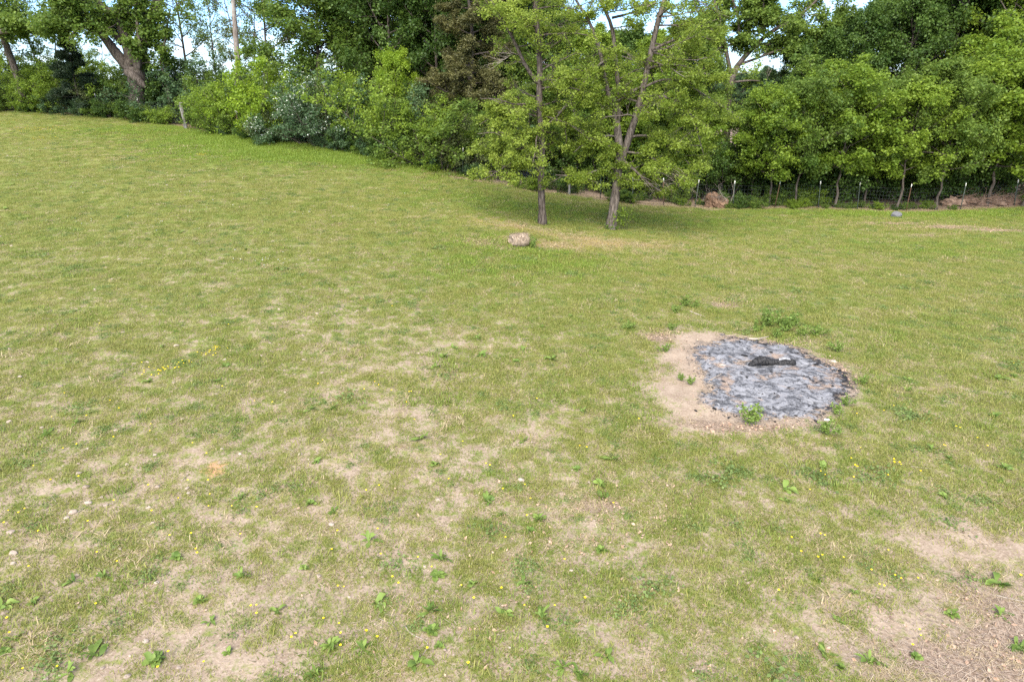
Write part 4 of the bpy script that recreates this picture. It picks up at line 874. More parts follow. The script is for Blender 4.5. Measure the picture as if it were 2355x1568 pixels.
# ------------------------------------------------------------------ burnt patch
ASH = [(650,580),(760,560),(900,560),(940,480),(1060,500),(1150,520),(1350,545),(1500,575),(1620,600),(1700,670),(1850,720),(1980,800),(2080,890),(2060,960),(1990,1030),(1870,1110),(1760,1190),(1600,1200),(1480,1190),(1300,1195),(1150,1165),(950,1160),(830,1120),(740,1060),(740,1010),(820,960),(790,880),(720,790),(660,690)]
def p5(cx, cy): return hit3(1800+cx/2.944, 820+cy/2.944)
poly = np.array([p5(*q)[:2] for q in ASH]); cen = poly.mean(0)
def poly_dist(px, py):
    d = np.full(px.shape, 1e9); ins = np.zeros(px.shape, bool); n = len(poly)
    for i in range(n):
        a, b = poly[i], poly[(i+1) % n]; ab = b-a; t = np.clip(((px-a[0])*ab[0]+(py-a[1])*ab[1])/ab.dot(ab), 0, 1)
        d = np.minimum(d, np.hypot(px-a[0]-t*ab[0], py-a[1]-t*ab[1]))
        c = ((a[1] > py) != (b[1] > py)) & (px < (b[0]-a[0])*(py-a[1])/(b[1]-a[1]+1e-12)+a[0]); ins ^= c
    return np.where(ins, -d, d)
res = .02; axs = np.arange(poly[:, 0].min()-.4, poly[:, 0].max()+.4, res); ays = np.arange(poly[:, 1].min()-.4, poly[:, 1].max()+.4, res)
AX, AY = np.meshgrid(axs, ays); D = poly_dist(AX, AY)
rag = (vnoise(AX*3.1, AY*3.1, 8)-.5)*.22+(vnoise(AX*8, AY*8, 9)-.5)*.20+(vnoise(AX*19, AY*19, 10)-.5)*.14+(vnoise(AX*40, AY*40, 12)-.5)*.06; D2 = D-.05+rag
lump = (vnoise(AX*2.5, AY*2.5, 21)-.5)*.05+(vnoise(AX*7, AY*7, 22)-.5)*.016+(vnoise(AX*17, AY*17, 23)-.5)*.007
AZ = height(AX, AY)+np.clip(-D2*2.5, 0, 1)*(lump+.03)+.004
ok = D2 < .02
ii = np.arange(AX.size).reshape(AX.shape); quad = np.stack([ii[:-1, :-1], ii[:-1, 1:], ii[1:, 1:], ii[1:, :-1]], -1).reshape(-1, 4)
kf = ok[:-1, :-1] & ok[:-1, 1:] & ok[1:, 1:] & ok[1:, :-1]; quad = quad[kf.ravel()]
used, inv = np.unique(quad, return_inverse=True)
am = MB(); am.add(np.stack([AX, AY, AZ], -1).reshape(-1, 3)[used], inv.reshape(-1, 4), np.clip(-D2*3, 0, 1).ravel()[used])
M['ashwhite'] = mat_simple('ash_white', (.12, .12, .125), (.30, .30, .31), 20)
def mat_ash():
    m, nt, out = new_mat('ash'); g = nt.nodes.new('ShaderNodeNewGeometry'); pos = g.outputs['Position']
    a = noise(nt, pos, 1.9, 5, .65, .5); b = noise(nt, pos, 4.2, 7, .74, .5); c = noise(nt, pos, 45, 4, .75); e = attr(nt, 'tint'); f = noise(nt, pos, 13, 5, .75, .3)
    col = mixcol(nt, mrange(nt, b, .40, .58), (0.055, 0.057, 0.063), (0.208, 0.209, 0.222))
    col = mixcol(nt, mrange(nt, f, .54, .70, 0, .7), col, (0.33, 0.33, 0.335))
    col = mixcol(nt, mrange(nt, a, .52, .64, 0, .85), col, mixcol(nt, mrange(nt, c, .4, .6), (.19, .135, .10), (.31, .235, .18)))
    col = mixcol(nt, mrange(nt, f, .44, .33, 0, .85), col, (0.030, 0.030, 0.032))
    col = mixcol(nt, mrange(nt, c, .60, .72, 0, .7), col, (0.38, 0.37, 0.37))
    col = mixcol(nt, mrange(nt, c, .40, .30, 0, .7), col, (0.030, 0.030, 0.032))
    bl = noise(nt, pos, 3.1, 7, .76, .7)
    sep = nt.nodes.new('ShaderNodeSeparateXYZ'); nt.links.new(pos, sep.inputs[0])
    rim = mnode(nt, 'MULTIPLY', mnode(nt, 'SUBTRACT', .70, e), .21)          # charred bits lie thickest round the rim
    col = mixcol(nt, mrange(nt, mnode(nt, 'ADD', mnode(nt, 'ADD', bl, rim), mnode(nt, 'MULTIPLY', mnode(nt, 'SUBTRACT', sep.outputs[0], float(cen[0])), .05)), .535, .62, 0, .94), col, (0.018, 0.018, 0.020))
    ed = mrange(nt, mnode(nt, 'ADD', e, mnode(nt, 'MULTIPLY', mnode(nt, 'SUBTRACT', noise(nt, pos, 9, 6, .8, .3), .5), 1.7)), .05, .55, 1, 0)
    col = mixcol(nt, mnode(nt, 'MULTIPLY', ed, .9), col, dirt_colour(nt, pos))
    p = principled(nt, out, col, .95, .05); bump(nt, p, mnode(nt, 'ADD', b, mnode(nt, 'ADD', mnode(nt, 'MULTIPLY', c, .35), mnode(nt, 'MULTIPLY', f, .6))), .9, .03); return m
ash = tag(obj('ash_bed', am.mesh('ash_bed', mat_ash(), True)), 'grey ash and charcoal bed left by a burnt-out bonfire', 'ash bed')
# no grass on it
dens = A['dens'].copy(); dg = np.full(GX.shape, 9.0); box = (np.abs(GX-cen[0]) < 3) & (np.abs(GY-cen[1]) < 3); dg[box] = poly_dist(GX[box], GY[box])
dens[dg < .10+.25*vnoise(GX*2, GY*2, 4)] = 0; side = 0.5+0.5*np.clip((cen[0]-GX)/1.2, -1, 1)
A['bare'] += np.where(dg < 4, np.exp(-(np.clip(dg, 0, 9)*(.55+.9*vnoise(GX*1.7, GY*1.7, 31))/(.18+.42*side))**1.4)*(.25+.30*side), 0); gme.attributes['bare'].data.foreach_set('value', A['bare'].astype(np.float32).ravel())
A['soot'] += np.where(dg < 4, np.exp(-(np.clip(dg, 0, 9)/.2)**2)*(.75-.35*side), 0); gme.attributes['soot'].data.foreach_set('value', A['soot'].astype(np.float32).ravel())
A['litter'] += np.where(dg < 4, np.exp(-(np.clip(dg, 0, 9)/.24)**2)*(.62-.30*side)*(.4+1.0*vnoise(GX*2.3, GY*2.3, 41)), 0); gme.attributes['litter'].data.foreach_set('value', A['litter'].astype(np.float32).ravel())
gme.attributes['dens'].data.foreach_set('value', dens.astype(np.float32).ravel())
def az_at(x, y):
    i = int(np.clip((x-axs[0])/res, 0, len(axs)-1)); j = int(np.clip((y-ays[0])/res, 0, len(ays)-1)); return float(max(AZ[j, i] if ok[j, i] else -9, hz_(x, y)))
# charred log: hollowed, with a whitened patch of ash
a = p5(1155, 752); b = p5(1560, 735); L = np.linalg.norm((b-a)[:2]); m = MB(); t = np.linspace(0, 1, 22); ang = np.linspace(0, 2*pi, 16, endpoint=False); V = []
rl = np.random.default_rng(4)
for k, tt in enumerate(t):
    rr = .100*np.interp(tt, [0, .06, .2, .35, .5, .75, .95, 1], [.25, .6, .95, 1.0, .82, .85, .75, .35])
    for q in ang:
        hollow = 1-.22*max(0, sin(q))**2*np.interp(tt, [.3, .42, .58, .7], [0, 1, 1, 0])
        V.append([tt*L, cos(q)*rr*1.15*(1+rl.normal(0, .10)), rr*.82+sin(q)*rr*hollow*(1+rl.normal(0, .13))+.03*sin(tt*6)])
V = np.array(V); i = np.arange(21)[:, None]*16; j = np.arange(16)[None]; k = (j+1) % 16; m.add(V, np.stack([i+j, i+k, i+16+k, i+16+j], -1).reshape(-1, 4))
for e0 in (0, 21*16):
    c = V[e0:e0+16].mean(0); n0 = m.n; m.add(np.vstack([V[e0:e0+16], c]), np.stack([np.arange(16), (np.arange(16)+1) % 16, np.full(16, 16), np.arange(16)], 1))
lg = thing('charred_log', 'blackened charred log lying across the grey ash', 'log', (a[0], a[1], az_at((a[0]+b[0])/2, a[1])-.02), math.atan2(b[1]-a[1], b[0]-a[0]))
obj('log_body', m.mesh('log', M['char'], True), lg)
m = MB(); n = 7; gx2, gy2 = np.meshgrid(np.linspace(.62, .86, 9)*L, np.linspace(-.05, .05, 6)); gz2 = .165*np.ones_like(gx2)-((gy2/.05)**2)*.03+rl.normal(0, .005, gx2.shape)-((gx2/L-.74)/.12)**2*.02
ix = np.arange(gx2.size).reshape(gx2.shape); m.add(np.stack([gx2, gy2, gz2], -1).reshape(-1, 3), np.stack([ix[:-1, :-1], ix[:-1, 1:], ix[1:, 1:], ix[1:, :-1]], -1).reshape(-1, 4)); obj('ash_crust', m.mesh('ash_crust', M['ashwhite'], True), lg)
CH = [stone_mesh(600+i, M['char'], .5) for i in range(4)]
for q, (cx, cy, sz) in enumerate([(1120,665,55),(1350,640,45),(860,1115,45),(1140,850,40),(1740,1225,60),(1385,1225,35),(1350,815,36),(1940,790,50),(985,1195,40),(1500,935,36),(1990,815,40),(940,890,40),(1380,990,22),(1740,740,50),(700,1130,36),(1250,1030,30),(1050,1180,28),(1560,1180,36),(1880,930,40),(1650,640,36),(1080,550,36),(820,660,30),(1600,1060,22),(1200,960,22)]):
    p = p5(cx, cy); r_ = sz/2.944*K3*mpp(p)*.5; o = obj('charcoal_lump', CH[q % 4], None, (p[0], p[1], az_at(p[0], p[1])+r_*.2)); o.scale = (r_*1.15, r_*.7, r_*.7); o.rotation_euler = (0, 0, random.uniform(0, 3))
    tag(o, 'black lump of charcoal lying in the ash', 'charcoal', 'charcoal lumps in the ash')
rc = np.random.default_rng(44)
def crumbs(name, mat, n, lo, hi, dmin, dmax, label, rimbias=0.0):
    m = MB(); cnt = 0
    while cnt < n:
        x = rc.uniform(axs[0], axs[-1]); y = rc.uniform(ays[0], ays[-1]); d_ = float(poly_dist(np.array([x]), np.array([y]))[0])
        if not dmin < d_ < dmax or rc.random() < rimbias*min(1, abs(d_)*2.2): continue
        cnt += 1; sz = rc.uniform(lo, hi)*rc.uniform(.5, 1); a = rc.uniform(0, 3); q = oct_*rc.uniform(.5, 1.5, (6, 1))*sz*np.array([1, .6, .6]); q = np.stack([q[:, 0]*cos(a)-q[:, 1]*sin(a), q[:, 0]*sin(a)+q[:, 1]*cos(a), q[:, 2]], 1); m.add(q+np.array([x, y, az_at(x, y)+.004]), of)
    o = obj(name, m.mesh(name, M[mat])); o['kind'] = 'stuff'; o['label'] = label; o['category'] = 'debris'
crumbs('charcoal_crumbs', 'char', 900, .008, .035, -2, .14, 'black charcoal crumbs strewn over the ash and its rim', .85)
crumbs('ash_flakes', 'ashwhite', 350, .006, .02, -2, .05, 'pale ash flakes and burnt chips in the ash bed')
crumbs('bark_chips', 'deadleaf', 500, .008, .03, -.15, .38, 'brown bark chips scattered round the ash bed')
# sticks and fallen branches
def stick(pts3, r, label, mat='twig', group=None, name='stick', lift=.6):
    P_ = [hit3(*q) for q in pts3]; P_ = [np.array([p[0], p[1], az_at(p[0], p[1])+r*lift]) for p in P_]; b0 = P_[0].copy()
    q = resample(np.array(P_)-b0, .06); rr = np.linspace(r, r*.55, len(q))*(1+np.random.default_rng(len(q)).normal(0, .08, len(q))); mm = MB(); mm.tube(q, rr, 7)
    tag(obj(name, mm.mesh(name, M[mat], True), None, b0), label, 'stick', group)
def s5(*c): return [(1800+x/2.944, 820+y/2.944) for x, y in c]
stick(s5((640,270),(700,295),(785,325)), .020, 'thick brown stick lying in weeds past the burnt patch')
stick(s5((1155,515),(1230,522),(1330,495)), .026, 'stout weathered branch on the far rim of the ash')
stick(s5((825,875),(880,840),(930,815)), .014, 'pale stick pointing into the ash from the bare dirt')
stick(s5((735,690),(835,688)), .010, 'thin pale stick lying left of the charred log')
stick(s5((1060,720),(1170,712),(1280,680)), .014, 'bleached stick touching the charred log')
stick(s5((1980,1010),(2105,980)), .012, 'short tan stick at the grass edge of the ash')
for k, c in enumerate([((930,430),(985,355)),((870,365),(750,345)),((1690,570),(1715,620)),((1640,560),(1700,600)),((440,555),(600,575)),((1000,1310),(1090,1300)),((500,580),(480,640)),((1940,748),(1990,750)),((1240,285),(1250,250)),((1660,655),(1720,660))]):
    stick(s5(*c), .006, 'thin dry twig lying around the burnt patch', group='thin twigs round the burnt patch')
def sc_(s, ox, oy, *c): return [(ox+x/s, oy+y/s) for x, y in c]
stick(sc_(2.617,900,1400,(550,1080),(590,1102),(640,1108),(668,1130),(692,1180),(706,1225),(680,1290),(655,1390)), .008, 'long curved grey twig lying bent like a hook on the turf', name='twig')
stick(sc_(2.617,900,1400,(755,1135),(768,1180),(800,1200),(850,1222),(900,1240),(945,1268),(905,1335),(860,1390)), .008, 'kinked grey twig lying beside the hook-shaped twig', name='twig')
stick(sc_(2.617,900,1400,(92,648),(60,685),(35,725),(8,800)), .007, 'slightly curved single twig on the bare turf', name='twig')
for c in [sc_(2.613,0,950,(595,1445),(640,1410),(700,1372)), sc_(2.613,0,950,(860,385),(950,350),(1020,318)), sc_(2.613,0,950,(1390,1195),(1445,1150)), sc_(2.613,0,950,(2165,940),(2245,975)), sc_(2.613,0,950,(400,1320),(430,1360)), sc_(2.613,0,950,(1070,1275),(1140,1270)),
          sc_(2.42,2250,1350,(1010,40),(1090,48),(1160,60)), sc_(2.42,2250,1350,(1620,955),(1700,975),(1815,1000)), sc_(2.42,2250,1350,(460,230),(540,238),(620,250)), sc_(2.42,2250,1350,(120,20),(150,60),(130,100)), sc_(2.42,2250,1350,(1420,530),(1500,590)),
          sc_(2.243,850,780,(1700,600),(1720,640),(1745,668)), sc_(2.243,850,780,(1975,775),(2005,740)), sc_(3.136,2500,900,(820,862),(910,870)), sc_(2.117*2,1350,620,(1910,1190),(1945,1150)), sc_(3.14,0,0,(600,1070),(630,1120),(655,1170))]:
    stick(c, .009, 'dry grey stick fallen on the open pasture', group='sticks on the open pasture')
# pale scraps
def scrap(cx, cy, s, label, mat='white'):
    p = p5(cx, cy); r = np.random.default_rng(int(cx)); n = 7; X, Y_ = np.meshgrid(np.linspace(-1, 1, n), np.linspace(-.6, .6, n)); Z = .25+.35*vnoise(X*1.6+cx, Y_*1.6, 3)+r.normal(0, .05, X.shape)
    rim = np.maximum(abs(X), abs(Y_)/.6) > .99; Z[rim] *= .3; X = X+r.normal(0, .12, X.shape); Y_ = Y_+r.normal(0, .1, X.shape)
    ix = np.arange(n*n).reshape(n, n); m = MB(); top = np.stack([X, Y_, Z], -1).reshape(-1, 3)*s; f = np.stack([ix[:-1, :-1], ix[:-1, 1:], ix[1:, 1:], ix[1:, :-1]], -1).reshape(-1, 4); m.add(top, f); m.add(top-[0, 0, .004], f[:, ::-1])
    tag(obj('scrap', m.mesh('scrap', M[mat]), None, (p[0], p[1], az_at(p[0], p[1])+.002)), label, 'scrap')
scrap(1880, 705, .085, 'crumpled pale scrap on the right rim of the ash', 'stone'); scrap(1835, 1212, .05, 'small white crumpled scrap at the near rim of the ash'); scrap(930, 745, .07, 'pale flat flake lying in the ash left of the charred log', 'stone')
# fallen brown leaves
m = MB(); r = np.random.default_rng(15); pos = []
for x3, y3, rx, ry, n in [(1700,1480,.8,.5,110),(1560,1640,.7,.4,60),(1800,1560,.6,.4,50),(2130,885,.4,.15,80),(1930,985,.35,.25,90),(2180,1256,.8,.12,140),(2450,1085,.2,.45,70),(2950,1900,.6,.5,160),(2620,655,1.8,.25,150),(2800,668,1.8,.3,260),(2940,676,1.2,.25,140),(2070,590,.6,.3,240),(2100,605,.5,.15,120),(1340,522,1.0,.12,150),(1240,492,.9,.12,120),(1400,530,.7,.12,110),(1850,600,.8,.2,90),(2700,612,3,.3,240),(1950,622,1.2,.15,110),(1500,1900,2,.5,50),(2300,1800,2,.8,50),(1200,1600,2,1,50),(2850,600,2,.4,260)]:
    p = hit3(x3, y3); pos.append(np.stack([p[0]+r.normal(0, rx, n), p[1]+r.normal(0, ry, n)], 1))
pos = np.vstack(pos); z = height(pos[:, 0], pos[:, 1]); pos = np.column_stack([pos, z+.015])
leaf_quads(m, pos, np.zeros_like(pos), .06, r, np.full(len(pos), .5), 1.6, .3, -.25)
o = obj('fallen_leaves', m.mesh('fallen_leaves', M['deadleaf'])); o['kind'] = 'stuff'; o['label'] = 'scattered dry brown leaves on the ground'; o['category'] = 'leaves'

m = MB(); r = np.random.default_rng(25); P_ = []
for x3, y3, rx, ry, n in [(2900,1900,.7,.45,1500),(2960,1760,.5,.4,500),(2760,1960,.5,.2,400),(2100,1240,.5,.12,220),(2330,1250,.6,.12,260),(2480,1080,.18,.4,200),(2120,890,.4,.12,160),(1930,985,.35,.25,200),(1400,1750,2.5,.8,350),(600,1850,2,.6,250)]:
    p = hit3(x3, y3); P_.append(np.stack([p[0]+r.normal(0, rx, n), p[1]+r.normal(0, ry, n)], 1))
P_ = np.vstack(P_); n = len(P_); zz = height(P_[:, 0], P_[:, 1])+r.uniform(.006, .03, n); az = r.uniform(0, 6.283, n); L_ = r.uniform(.03, .14, n); d = np.stack([np.cos(az), np.sin(az), r.normal(0, .12, n)], 1)*L_[:, None]/2; c = np.column_stack([P_, zz]); sdv = np.stack([-np.sin(az), np.cos(az), 0*az], 1)*.0022
m.add(np.stack([c-d-sdv, c+d-sdv, c+d+sdv, c-d+sdv], 1).reshape(-1, 3), np.arange(4*n).reshape(n, 4), np.repeat(r.uniform(0, 1, n), 4))
M['straw'] = mat_leaf('straw', (0.10, 0.070, 0.050), (0.40, 0.32, 0.24), .1)
o = obj('loose_straw', m.mesh('loose_straw', M['straw'])); o['kind'] = 'stuff'; o['label'] = 'loose dry straw and stalks matted on the worn ground'; o['category'] = 'straw'

# ------------------------------------------------------------------ hay roll
p = hit3(1521, 722); hr = thing('hay_roll', 'small weathered tan hay roll slumped near the pasture trees', 'hay roll', p, radians(22), None, .8)
m = MB(); nr = 40; ns = 14; V = []; rl = np.random.default_rng(6); R = .36
for k in range(ns):
    t = k/(ns-1); x = (t-.5)*.78; sag = .80+.20*sin(pi*t)**.6
    if k in (0, ns-1): sag *= .93
    for q in np.linspace(0, 2*pi, nr, endpoint=False):
        rr = R*sag*(1+rl.normal(0, .022)+.03*sin(3*q+t*4)); cr = .07*math.exp(-((t-.42)/.07)**2)*max(0, sin(q))
        V.append([x+.02*sin(q*5), cos(q)*(rr-cr)*1.12, max(-.06, R*.74+sin(q)*(rr-cr)*.84)])
V = np.array(V); i = np.arange(ns-1)[:, None]*nr; j = np.arange(nr)[None]; k = (j+1) % nr; m.add(V, np.stack([i+j, i+k, i+nr+k, i+nr+j], -1).reshape(-1, 4))
for e0, dxx in ((0, .05), ((ns-1)*nr, -.10)):
    ring = V[e0:e0+nr]; c = ring.mean(0); r2 = c+(ring-c)*.8+np.array([dxx*.8, 0, 0]); r3 = c+(ring-c)*.35+np.array([dxx*1.3, 0, 0]); allv = np.vstack([ring, r2, r3, c[None]+[dxx*1.3, 0, 0]]); a_ = np.arange(nr); b_ = (a_+1) % nr
    f = np.concatenate([np.stack([a_, b_, nr+b_, nr+a_], 1), np.stack([nr+a_, nr+b_, 2*nr+b_, 2*nr+a_], 1), np.stack([2*nr+a_, 2*nr+b_, np.full(nr, 3*nr), 2*nr+a_], 1)]); m.add(allv, f)
obj('hay_body', m.mesh('hay_body', M['hay'], True), hr)
m = MB()
for k in range(420):
    q = rl.uniform(.1, pi-.1); x = rl.uniform(-.40, .40); rr = R*1.01; c = np.array([x, cos(q)*rr*1.12, R*.74+sin(q)*rr*.84]); d = unit([rl.normal(0, .3), -sin(q)*1.1, cos(q)*.84])*rl.choice([-1, 1]); d = unit(d+rl.normal(0, .15, 3)); l = rl.uniform(.06, .18)
    m.tube([c-d*l/2, c+d*l/2+unit(c-np.array([x, 0, .3]))*rl.uniform(0, .03)], .0035, 3, cap=False)
for k in range(160):
    c = np.array([-.45+rl.normal(0, .12), rl.normal(-.2, .2), .02+rl.uniform(0, .05)]); d = unit(rl.normal(0, 1, 3)*[1, 1, .2]); m.tube([c-d*.07, c+d*.07], .0035, 3, cap=False)
obj('loose_straw', m.mesh('loose_straw', M['hay']), hr)
w_ = thing('tall_weed', 'green weed growing in the open end of the hay roll', 'weed', p+np.array([.46, -.12, 0]), 0.0, None, .9); obj('stem', TW[0][0], w_); obj('leaves', TW[0][1], w_)

# ------------------------------------------------------------------ uprooted root plate and brush bank
p = hit3(2100, 612); p = p+np.array([0, .35, 0]); p[2] = hz_(p[0], p[1]); rp = thing('root_plate', 'upturned reddish root plate of a fallen tree at the wood edge', 'root plate', p, 0.0, None, .72)
import bmesh
def lump_mesh(seed, scl, mat, rough=.18, sub=4):
    bm = bmesh.new(); bmesh.ops.create_icosphere(bm, subdivisions=sub, radius=1.0); off = seed*7.3
    for q in bm.verts:
        c = q.co; n = vnoise(np.array([c.x*2.2+off+c.z*1.3]), np.array([c.y*2.2+off+c.z*2.1]), seed)[0]-.5+.6*(vnoise(np.array([c.x*6+off+c.z*4]), np.array([c.y*6+c.z*5+off]), seed+1)[0]-.5)
        q.co = Vector((c.x*scl[0], c.y*scl[1], c.z*scl[2]))*(1+rough*2*n)
    me = bpy.data.meshes.new('lump'); bm.to_mesh(me); bm.free(); me.materials.append(mat); return me
obj('earth', lump_mesh(3, (.62, .34, .68), M['root_earth'], .3), rp, (-.08, 0, .35)); obj('earth', lump_mesh(4, (.5, .32, .42), M['root_earth'], .3), rp, (.42, .08, .25))
pl = Plant(61)
for k in range(26):
    az = random.uniform(0, pi*2); d = np.array([cos(az), -.25*random.random(), .2+abs(sin(az))])
    pl.limb(np.array([random.uniform(-.4, .5), -.2, random.uniform(.3, .75)]), d, random.uniform(.3, .75), .014, 1, dict(PH, seg=[.2, .1, .08], max=2, kids=[0, 3, 0], lr=[0, .5, .5], wob=[.2, .3, .3], up=[0, -.3, -.3]))
obj('roots', pl.br.mesh('roots', M['twig'], True), rp)
pl = Plant(62)                                                       # bleached forked branches standing by it
for q in [(-.62, .1, .9), (.5, -.15, 1.0), (.75, 0, .95)]:
    pl.limb(np.array([q[0], q[1], .0]), np.array([random.uniform(-.2, .3), 0, 1]), 1.0, .02, 1, dict(PH, seg=[.2, .12, .1], max=2, kids=[0, 3, 0], t0=[0, .6, 0], lr=[0, .6, .5], up=[0, .1, .2]))
tag(obj('dead_branch', pl.br.mesh('dead_branch', M['twig'], True), None, p+np.array([0, -.1, .35])), 'bleached forked dead branches sticking up around the root plate', 'branch')
m = Plant(63)
for k in range(90):
    x, y, z = spot(random.uniform(2215, 2360), 35.4+random.uniform(-.3, .9)); az = random.normalvariate(.1, .5)
    m.limb(np.array([x, y, z+random.uniform(.02, .45)]), np.array([cos(az), .3*random.uniform(-1, 1), random.uniform(-.15, .25)]), random.uniform(.5, 1.3), .016, 1, dict(PH, seg=[.3, .2, .1], max=2, kids=[0, 3, 0], lr=[0, .5, .5], up=[0, -.05, 0]))
bp = thing('brush_heap', 'low heap of brown cut brush and dead sticks under the yellow-green young trees', 'brush', (0, 0, 0))
M['brush'] = mat_simple('brush', (.085, .05, .035), (.22, .15, .11), 6); obj('brush_sticks', m.br.mesh('brush', M['brush'], True), bp)
for k in range(5):
    x, y, z = spot(2222+k*32, 35.7); obj('brush_core', lump_mesh(20+k, (.6, .5, .30), M['brush'], .3, 3), bp, (x, y, z+.08))

# ------------------------------------------------------------------ grass: clumps scattered over the ground sheet (uncountable)
def clump(seed, kind, n):
    r = np.random.default_rng(seed); m = MB()
    R_ = .17 if kind != 'clover' else .13
    x = r.normal(0, R_*.6, n); y = r.normal(0, R_*.6, n)
    if kind == 'clover':
        pos = np.stack([x, y, r.uniform(.008, .035, n)], 1); leaf_quads(m, pos, np.zeros((n, 3)), .026, r, np.clip(r.normal(.45, .2, n), 0, .84), 1.6, .42)
        return m
    L = (.045 if kind != 'dry' else .06)*r.uniform(.5, 1.5, n); az = r.uniform(0, 6.28, n); ln = r.uniform(.4, 1.25, n) if kind != 'dry' else r.uniform(1.1, 1.5, n)
    w_ = .0030*r.uniform(.7, 1.4, n)
    d = np.stack([np.cos(az)*np.sin(ln), np.sin(az)*np.sin(ln), np.cos(ln)], 1); sd_ = np.stack([-np.sin(az), np.cos(az), 0*az], 1); b = np.stack([x, y, np.full(n, -.002)], 1)
    mid = b+d*L[:, None]*.55+np.array([0, 0, 1])*L[:, None]*.12; tip = b+d*L[:, None]
    v = np.stack([b-sd_*w_[:, None], b+sd_*w_[:, None], mid+sd_*w_[:, None]*.8, tip, mid-sd_*w_[:, None]*.8], 1).reshape(-1, 3); o_ = np.arange(n)[:, None]*5
    f = np.vstack([np.stack([o_[:, 0], o_[:, 0]+1, o_[:, 0]+2, o_[:, 0]+4], 1), np.stack([o_[:, 0]+4, o_[:, 0]+2, o_[:, 0]+3, o_[:, 0]+4], 1)])
    t = np.repeat(np.clip(r.normal(.45, .22, n), 0, 1), 5); m.add(v, f, t); return m
M['g_olive'] = mat_leaf('grass_olive', (0.122, 0.140, 0.028), (0.280, 0.275, 0.075), .35)
M['g_green'] = mat_leaf('grass_green', (0.086, 0.132, 0.018), (0.215, 0.258, 0.050), .35)
M['g_clover'] = mat_leaf('clover', (0.075, 0.120, 0.030), (0.170, 0.225, 0.066), .3)
M['g_dry'] = mat_leaf('grass_dry', (0.22, 0.165, 0.085), (0.46, 0.38, 0.24), .25)
M['g_lush'] = mat_leaf('grass_lush', (0.105, 0.175, 0.022), (0.250, 0.320, 0.052), .40)
gcol = bpy.data.collections.new('grass_clumps')
for i, (kd, mt, n) in enumerate([('grass', 'g_olive', 110), ('grass', 'g_olive', 90), ('grass', 'g_green', 110), ('clover', 'g_clover', 90), ('dry', 'g_dry', 70), ('grass', 'g_lush', 120)]):
    oo = bpy.data.objects.new('clump_%d' % i, clump(800+i, kd, n).mesh('clump', M[mt])); gcol.objects.link(oo)
ng = bpy.data.node_groups.new('grass', 'GeometryNodeTree')
ng.interface.new_socket('Geometry', in_out='INPUT', socket_type='NodeSocketGeometry'); ng.interface.new_socket('Geometry', in_out='OUTPUT', socket_type='NodeSocketGeometry')
gi = ng.nodes.new('NodeGroupInput'); go = ng.nodes.new('NodeGroupOutput')
def gattr(name):
    n = ng.nodes.new('GeometryNodeInputNamedAttribute'); n.data_type = 'FLOAT'; n.inputs[0].default_value = name; return n.outputs[0]
oinf = ng.nodes.new('GeometryNodeObjectInfo'); oinf.inputs[0].default_value = ground
dp = ng.nodes.new('GeometryNodeDistributePointsOnFaces'); dp.distribute_method = 'RANDOM'
ng.links.new(oinf.outputs['Geometry'], dp.inputs['Mesh']); ng.links.new(gattr('dens'), dp.inputs['Density']); dp.inputs['Seed'].default_value = 3
gp = ng.nodes.new('GeometryNodeInputPosition').outputs[0]
bmk = bare_mask(ng, gp, gattr('bare'))
lit = gattr('litter')
def rnd(seed):
    n = ng.nodes.new('FunctionNodeRandomValue'); n.data_type = 'FLOAT'; n.inputs['Seed'].default_value = seed; return [q for q in n.outputs if q.enabled and q.type == 'VALUE'][0]
thr = mnode(ng, 'ADD', mnode(ng, 'MULTIPLY', bmk, 1.0), mnode(ng, 'MULTIPLY', lit, .30))
cmpn = ng.nodes.new('FunctionNodeCompare'); cmpn.data_type = 'FLOAT'; cmpn.operation = 'GREATER_THAN'; ng.links.new(thr, cmpn.inputs[0]); ng.links.new(mnode(ng, 'MULTIPLY_ADD', rnd(1), .85, .12), cmpn.inputs[1])
dl = ng.nodes.new('GeometryNodeDeleteGeometry'); ng.links.new(dp.outputs[0], dl.inputs[0]); ng.links.new(cmpn.outputs[0], dl.inputs[1])
ci = ng.nodes.new('GeometryNodeCollectionInfo'); ci.inputs[0].default_value = gcol; ci.inputs[1].default_value = True; ci.inputs[2].default_value = True
ip = ng.nodes.new('GeometryNodeInstanceOnPoints'); ng.links.new(dl.outputs[0], ip.inputs['Points']); ng.links.new(ci.outputs[0], ip.inputs['Instance']); ip.inputs['Pick Instance'].default_value = True
pk = noise(ng, gp, 1.3, 3, .6); lush = gattr('lush')
sel = mnode(ng, 'ADD', mnode(ng, 'MULTIPLY', mnode(ng, 'SUBTRACT', pk, .5), 5.0), mnode(ng, 'ADD', mnode(ng, 'MULTIPLY', rnd(2), 3.0), mnode(ng, 'MULTIPLY', lush, .8)))
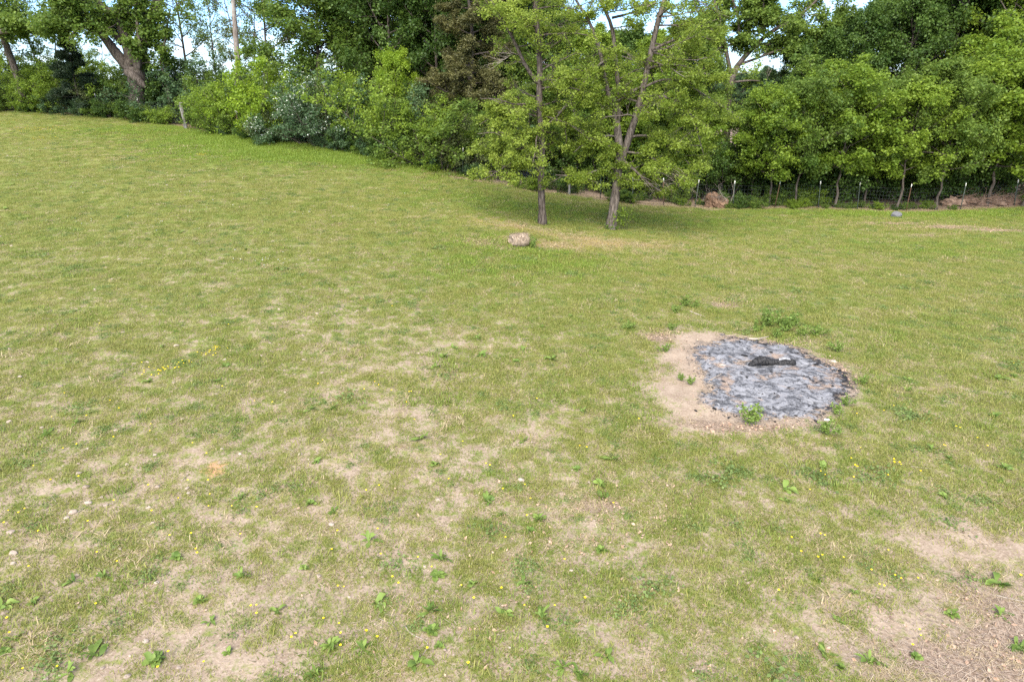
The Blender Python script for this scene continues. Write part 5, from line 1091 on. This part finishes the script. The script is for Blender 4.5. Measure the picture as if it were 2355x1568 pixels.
iclamp = mnode(ng, 'MINIMUM', mnode(ng, 'MAXIMUM', sel, 0.0), 3.4)
dryr = mnode(ng, 'GREATER_THAN', rnd(4), .86)
yl = mnode(ng, 'LESS_THAN', rnd(8), mnode(ng, 'MULTIPLY', gattr('yellow'), .9)); lsh = mnode(ng, 'LESS_THAN', rnd(9), mnode(ng, 'MULTIPLY', lush, mnode(ng, 'MULTIPLY', pk, 1.9)))
idxv = mnode(ng, 'MAXIMUM', mnode(ng, 'FLOOR', iclamp), mnode(ng, 'MULTIPLY', mnode(ng, 'MAXIMUM', mnode(ng, 'MAXIMUM', dryr, mnode(ng, 'LESS_THAN', rnd(14), mnode(ng, 'MULTIPLY', lit, 1.3))), yl), 4.0))
idxv = mnode(ng, 'MAXIMUM', idxv, mnode(ng, 'MULTIPLY', mnode(ng, 'MULTIPLY', lsh, mnode(ng, 'SUBTRACT', 1.0, mnode(ng, 'MAXIMUM', yl, mnode(ng, 'GREATER_THAN', lit, .4)))), 5.0))
ng.links.new(idxv, ip.inputs['Instance Index'])
rot = ng.nodes.new('ShaderNodeCombineXYZ'); ng.links.new(mnode(ng, 'MULTIPLY', rnd(5), 6.283), rot.inputs[2]); ng.links.new(rot.outputs[0], ip.inputs['Rotation'])
dist_s = ng.nodes.new('ShaderNodeSeparateXYZ'); ng.links.new(gp, dist_s.inputs[0])
scv = mnode(ng, 'MULTIPLY', mnode(ng, 'MULTIPLY_ADD', rnd(6), .7, .6), mnode(ng, 'MULTIPLY_ADD', mnode(ng, 'MINIMUM', lush, 1.0), .9, 1.0))
scv = mnode(ng, 'ADD', scv, mnode(ng, 'MULTIPLY', mnode(ng, 'GREATER_THAN', rnd(12), .965), .9))
ng.links.new(scv, ip.inputs['Scale'])
ng.links.new(ip.outputs[0], go.inputs[0])
grs = obj('grass', bpy.data.meshes.new('grass')); grs['kind'] = 'stuff'; grs['label'] = 'short grazed pasture grass and clover'; grs['category'] = 'grass'
md = grs.modifiers.new('scatter', 'NODES'); md.node_group = ng
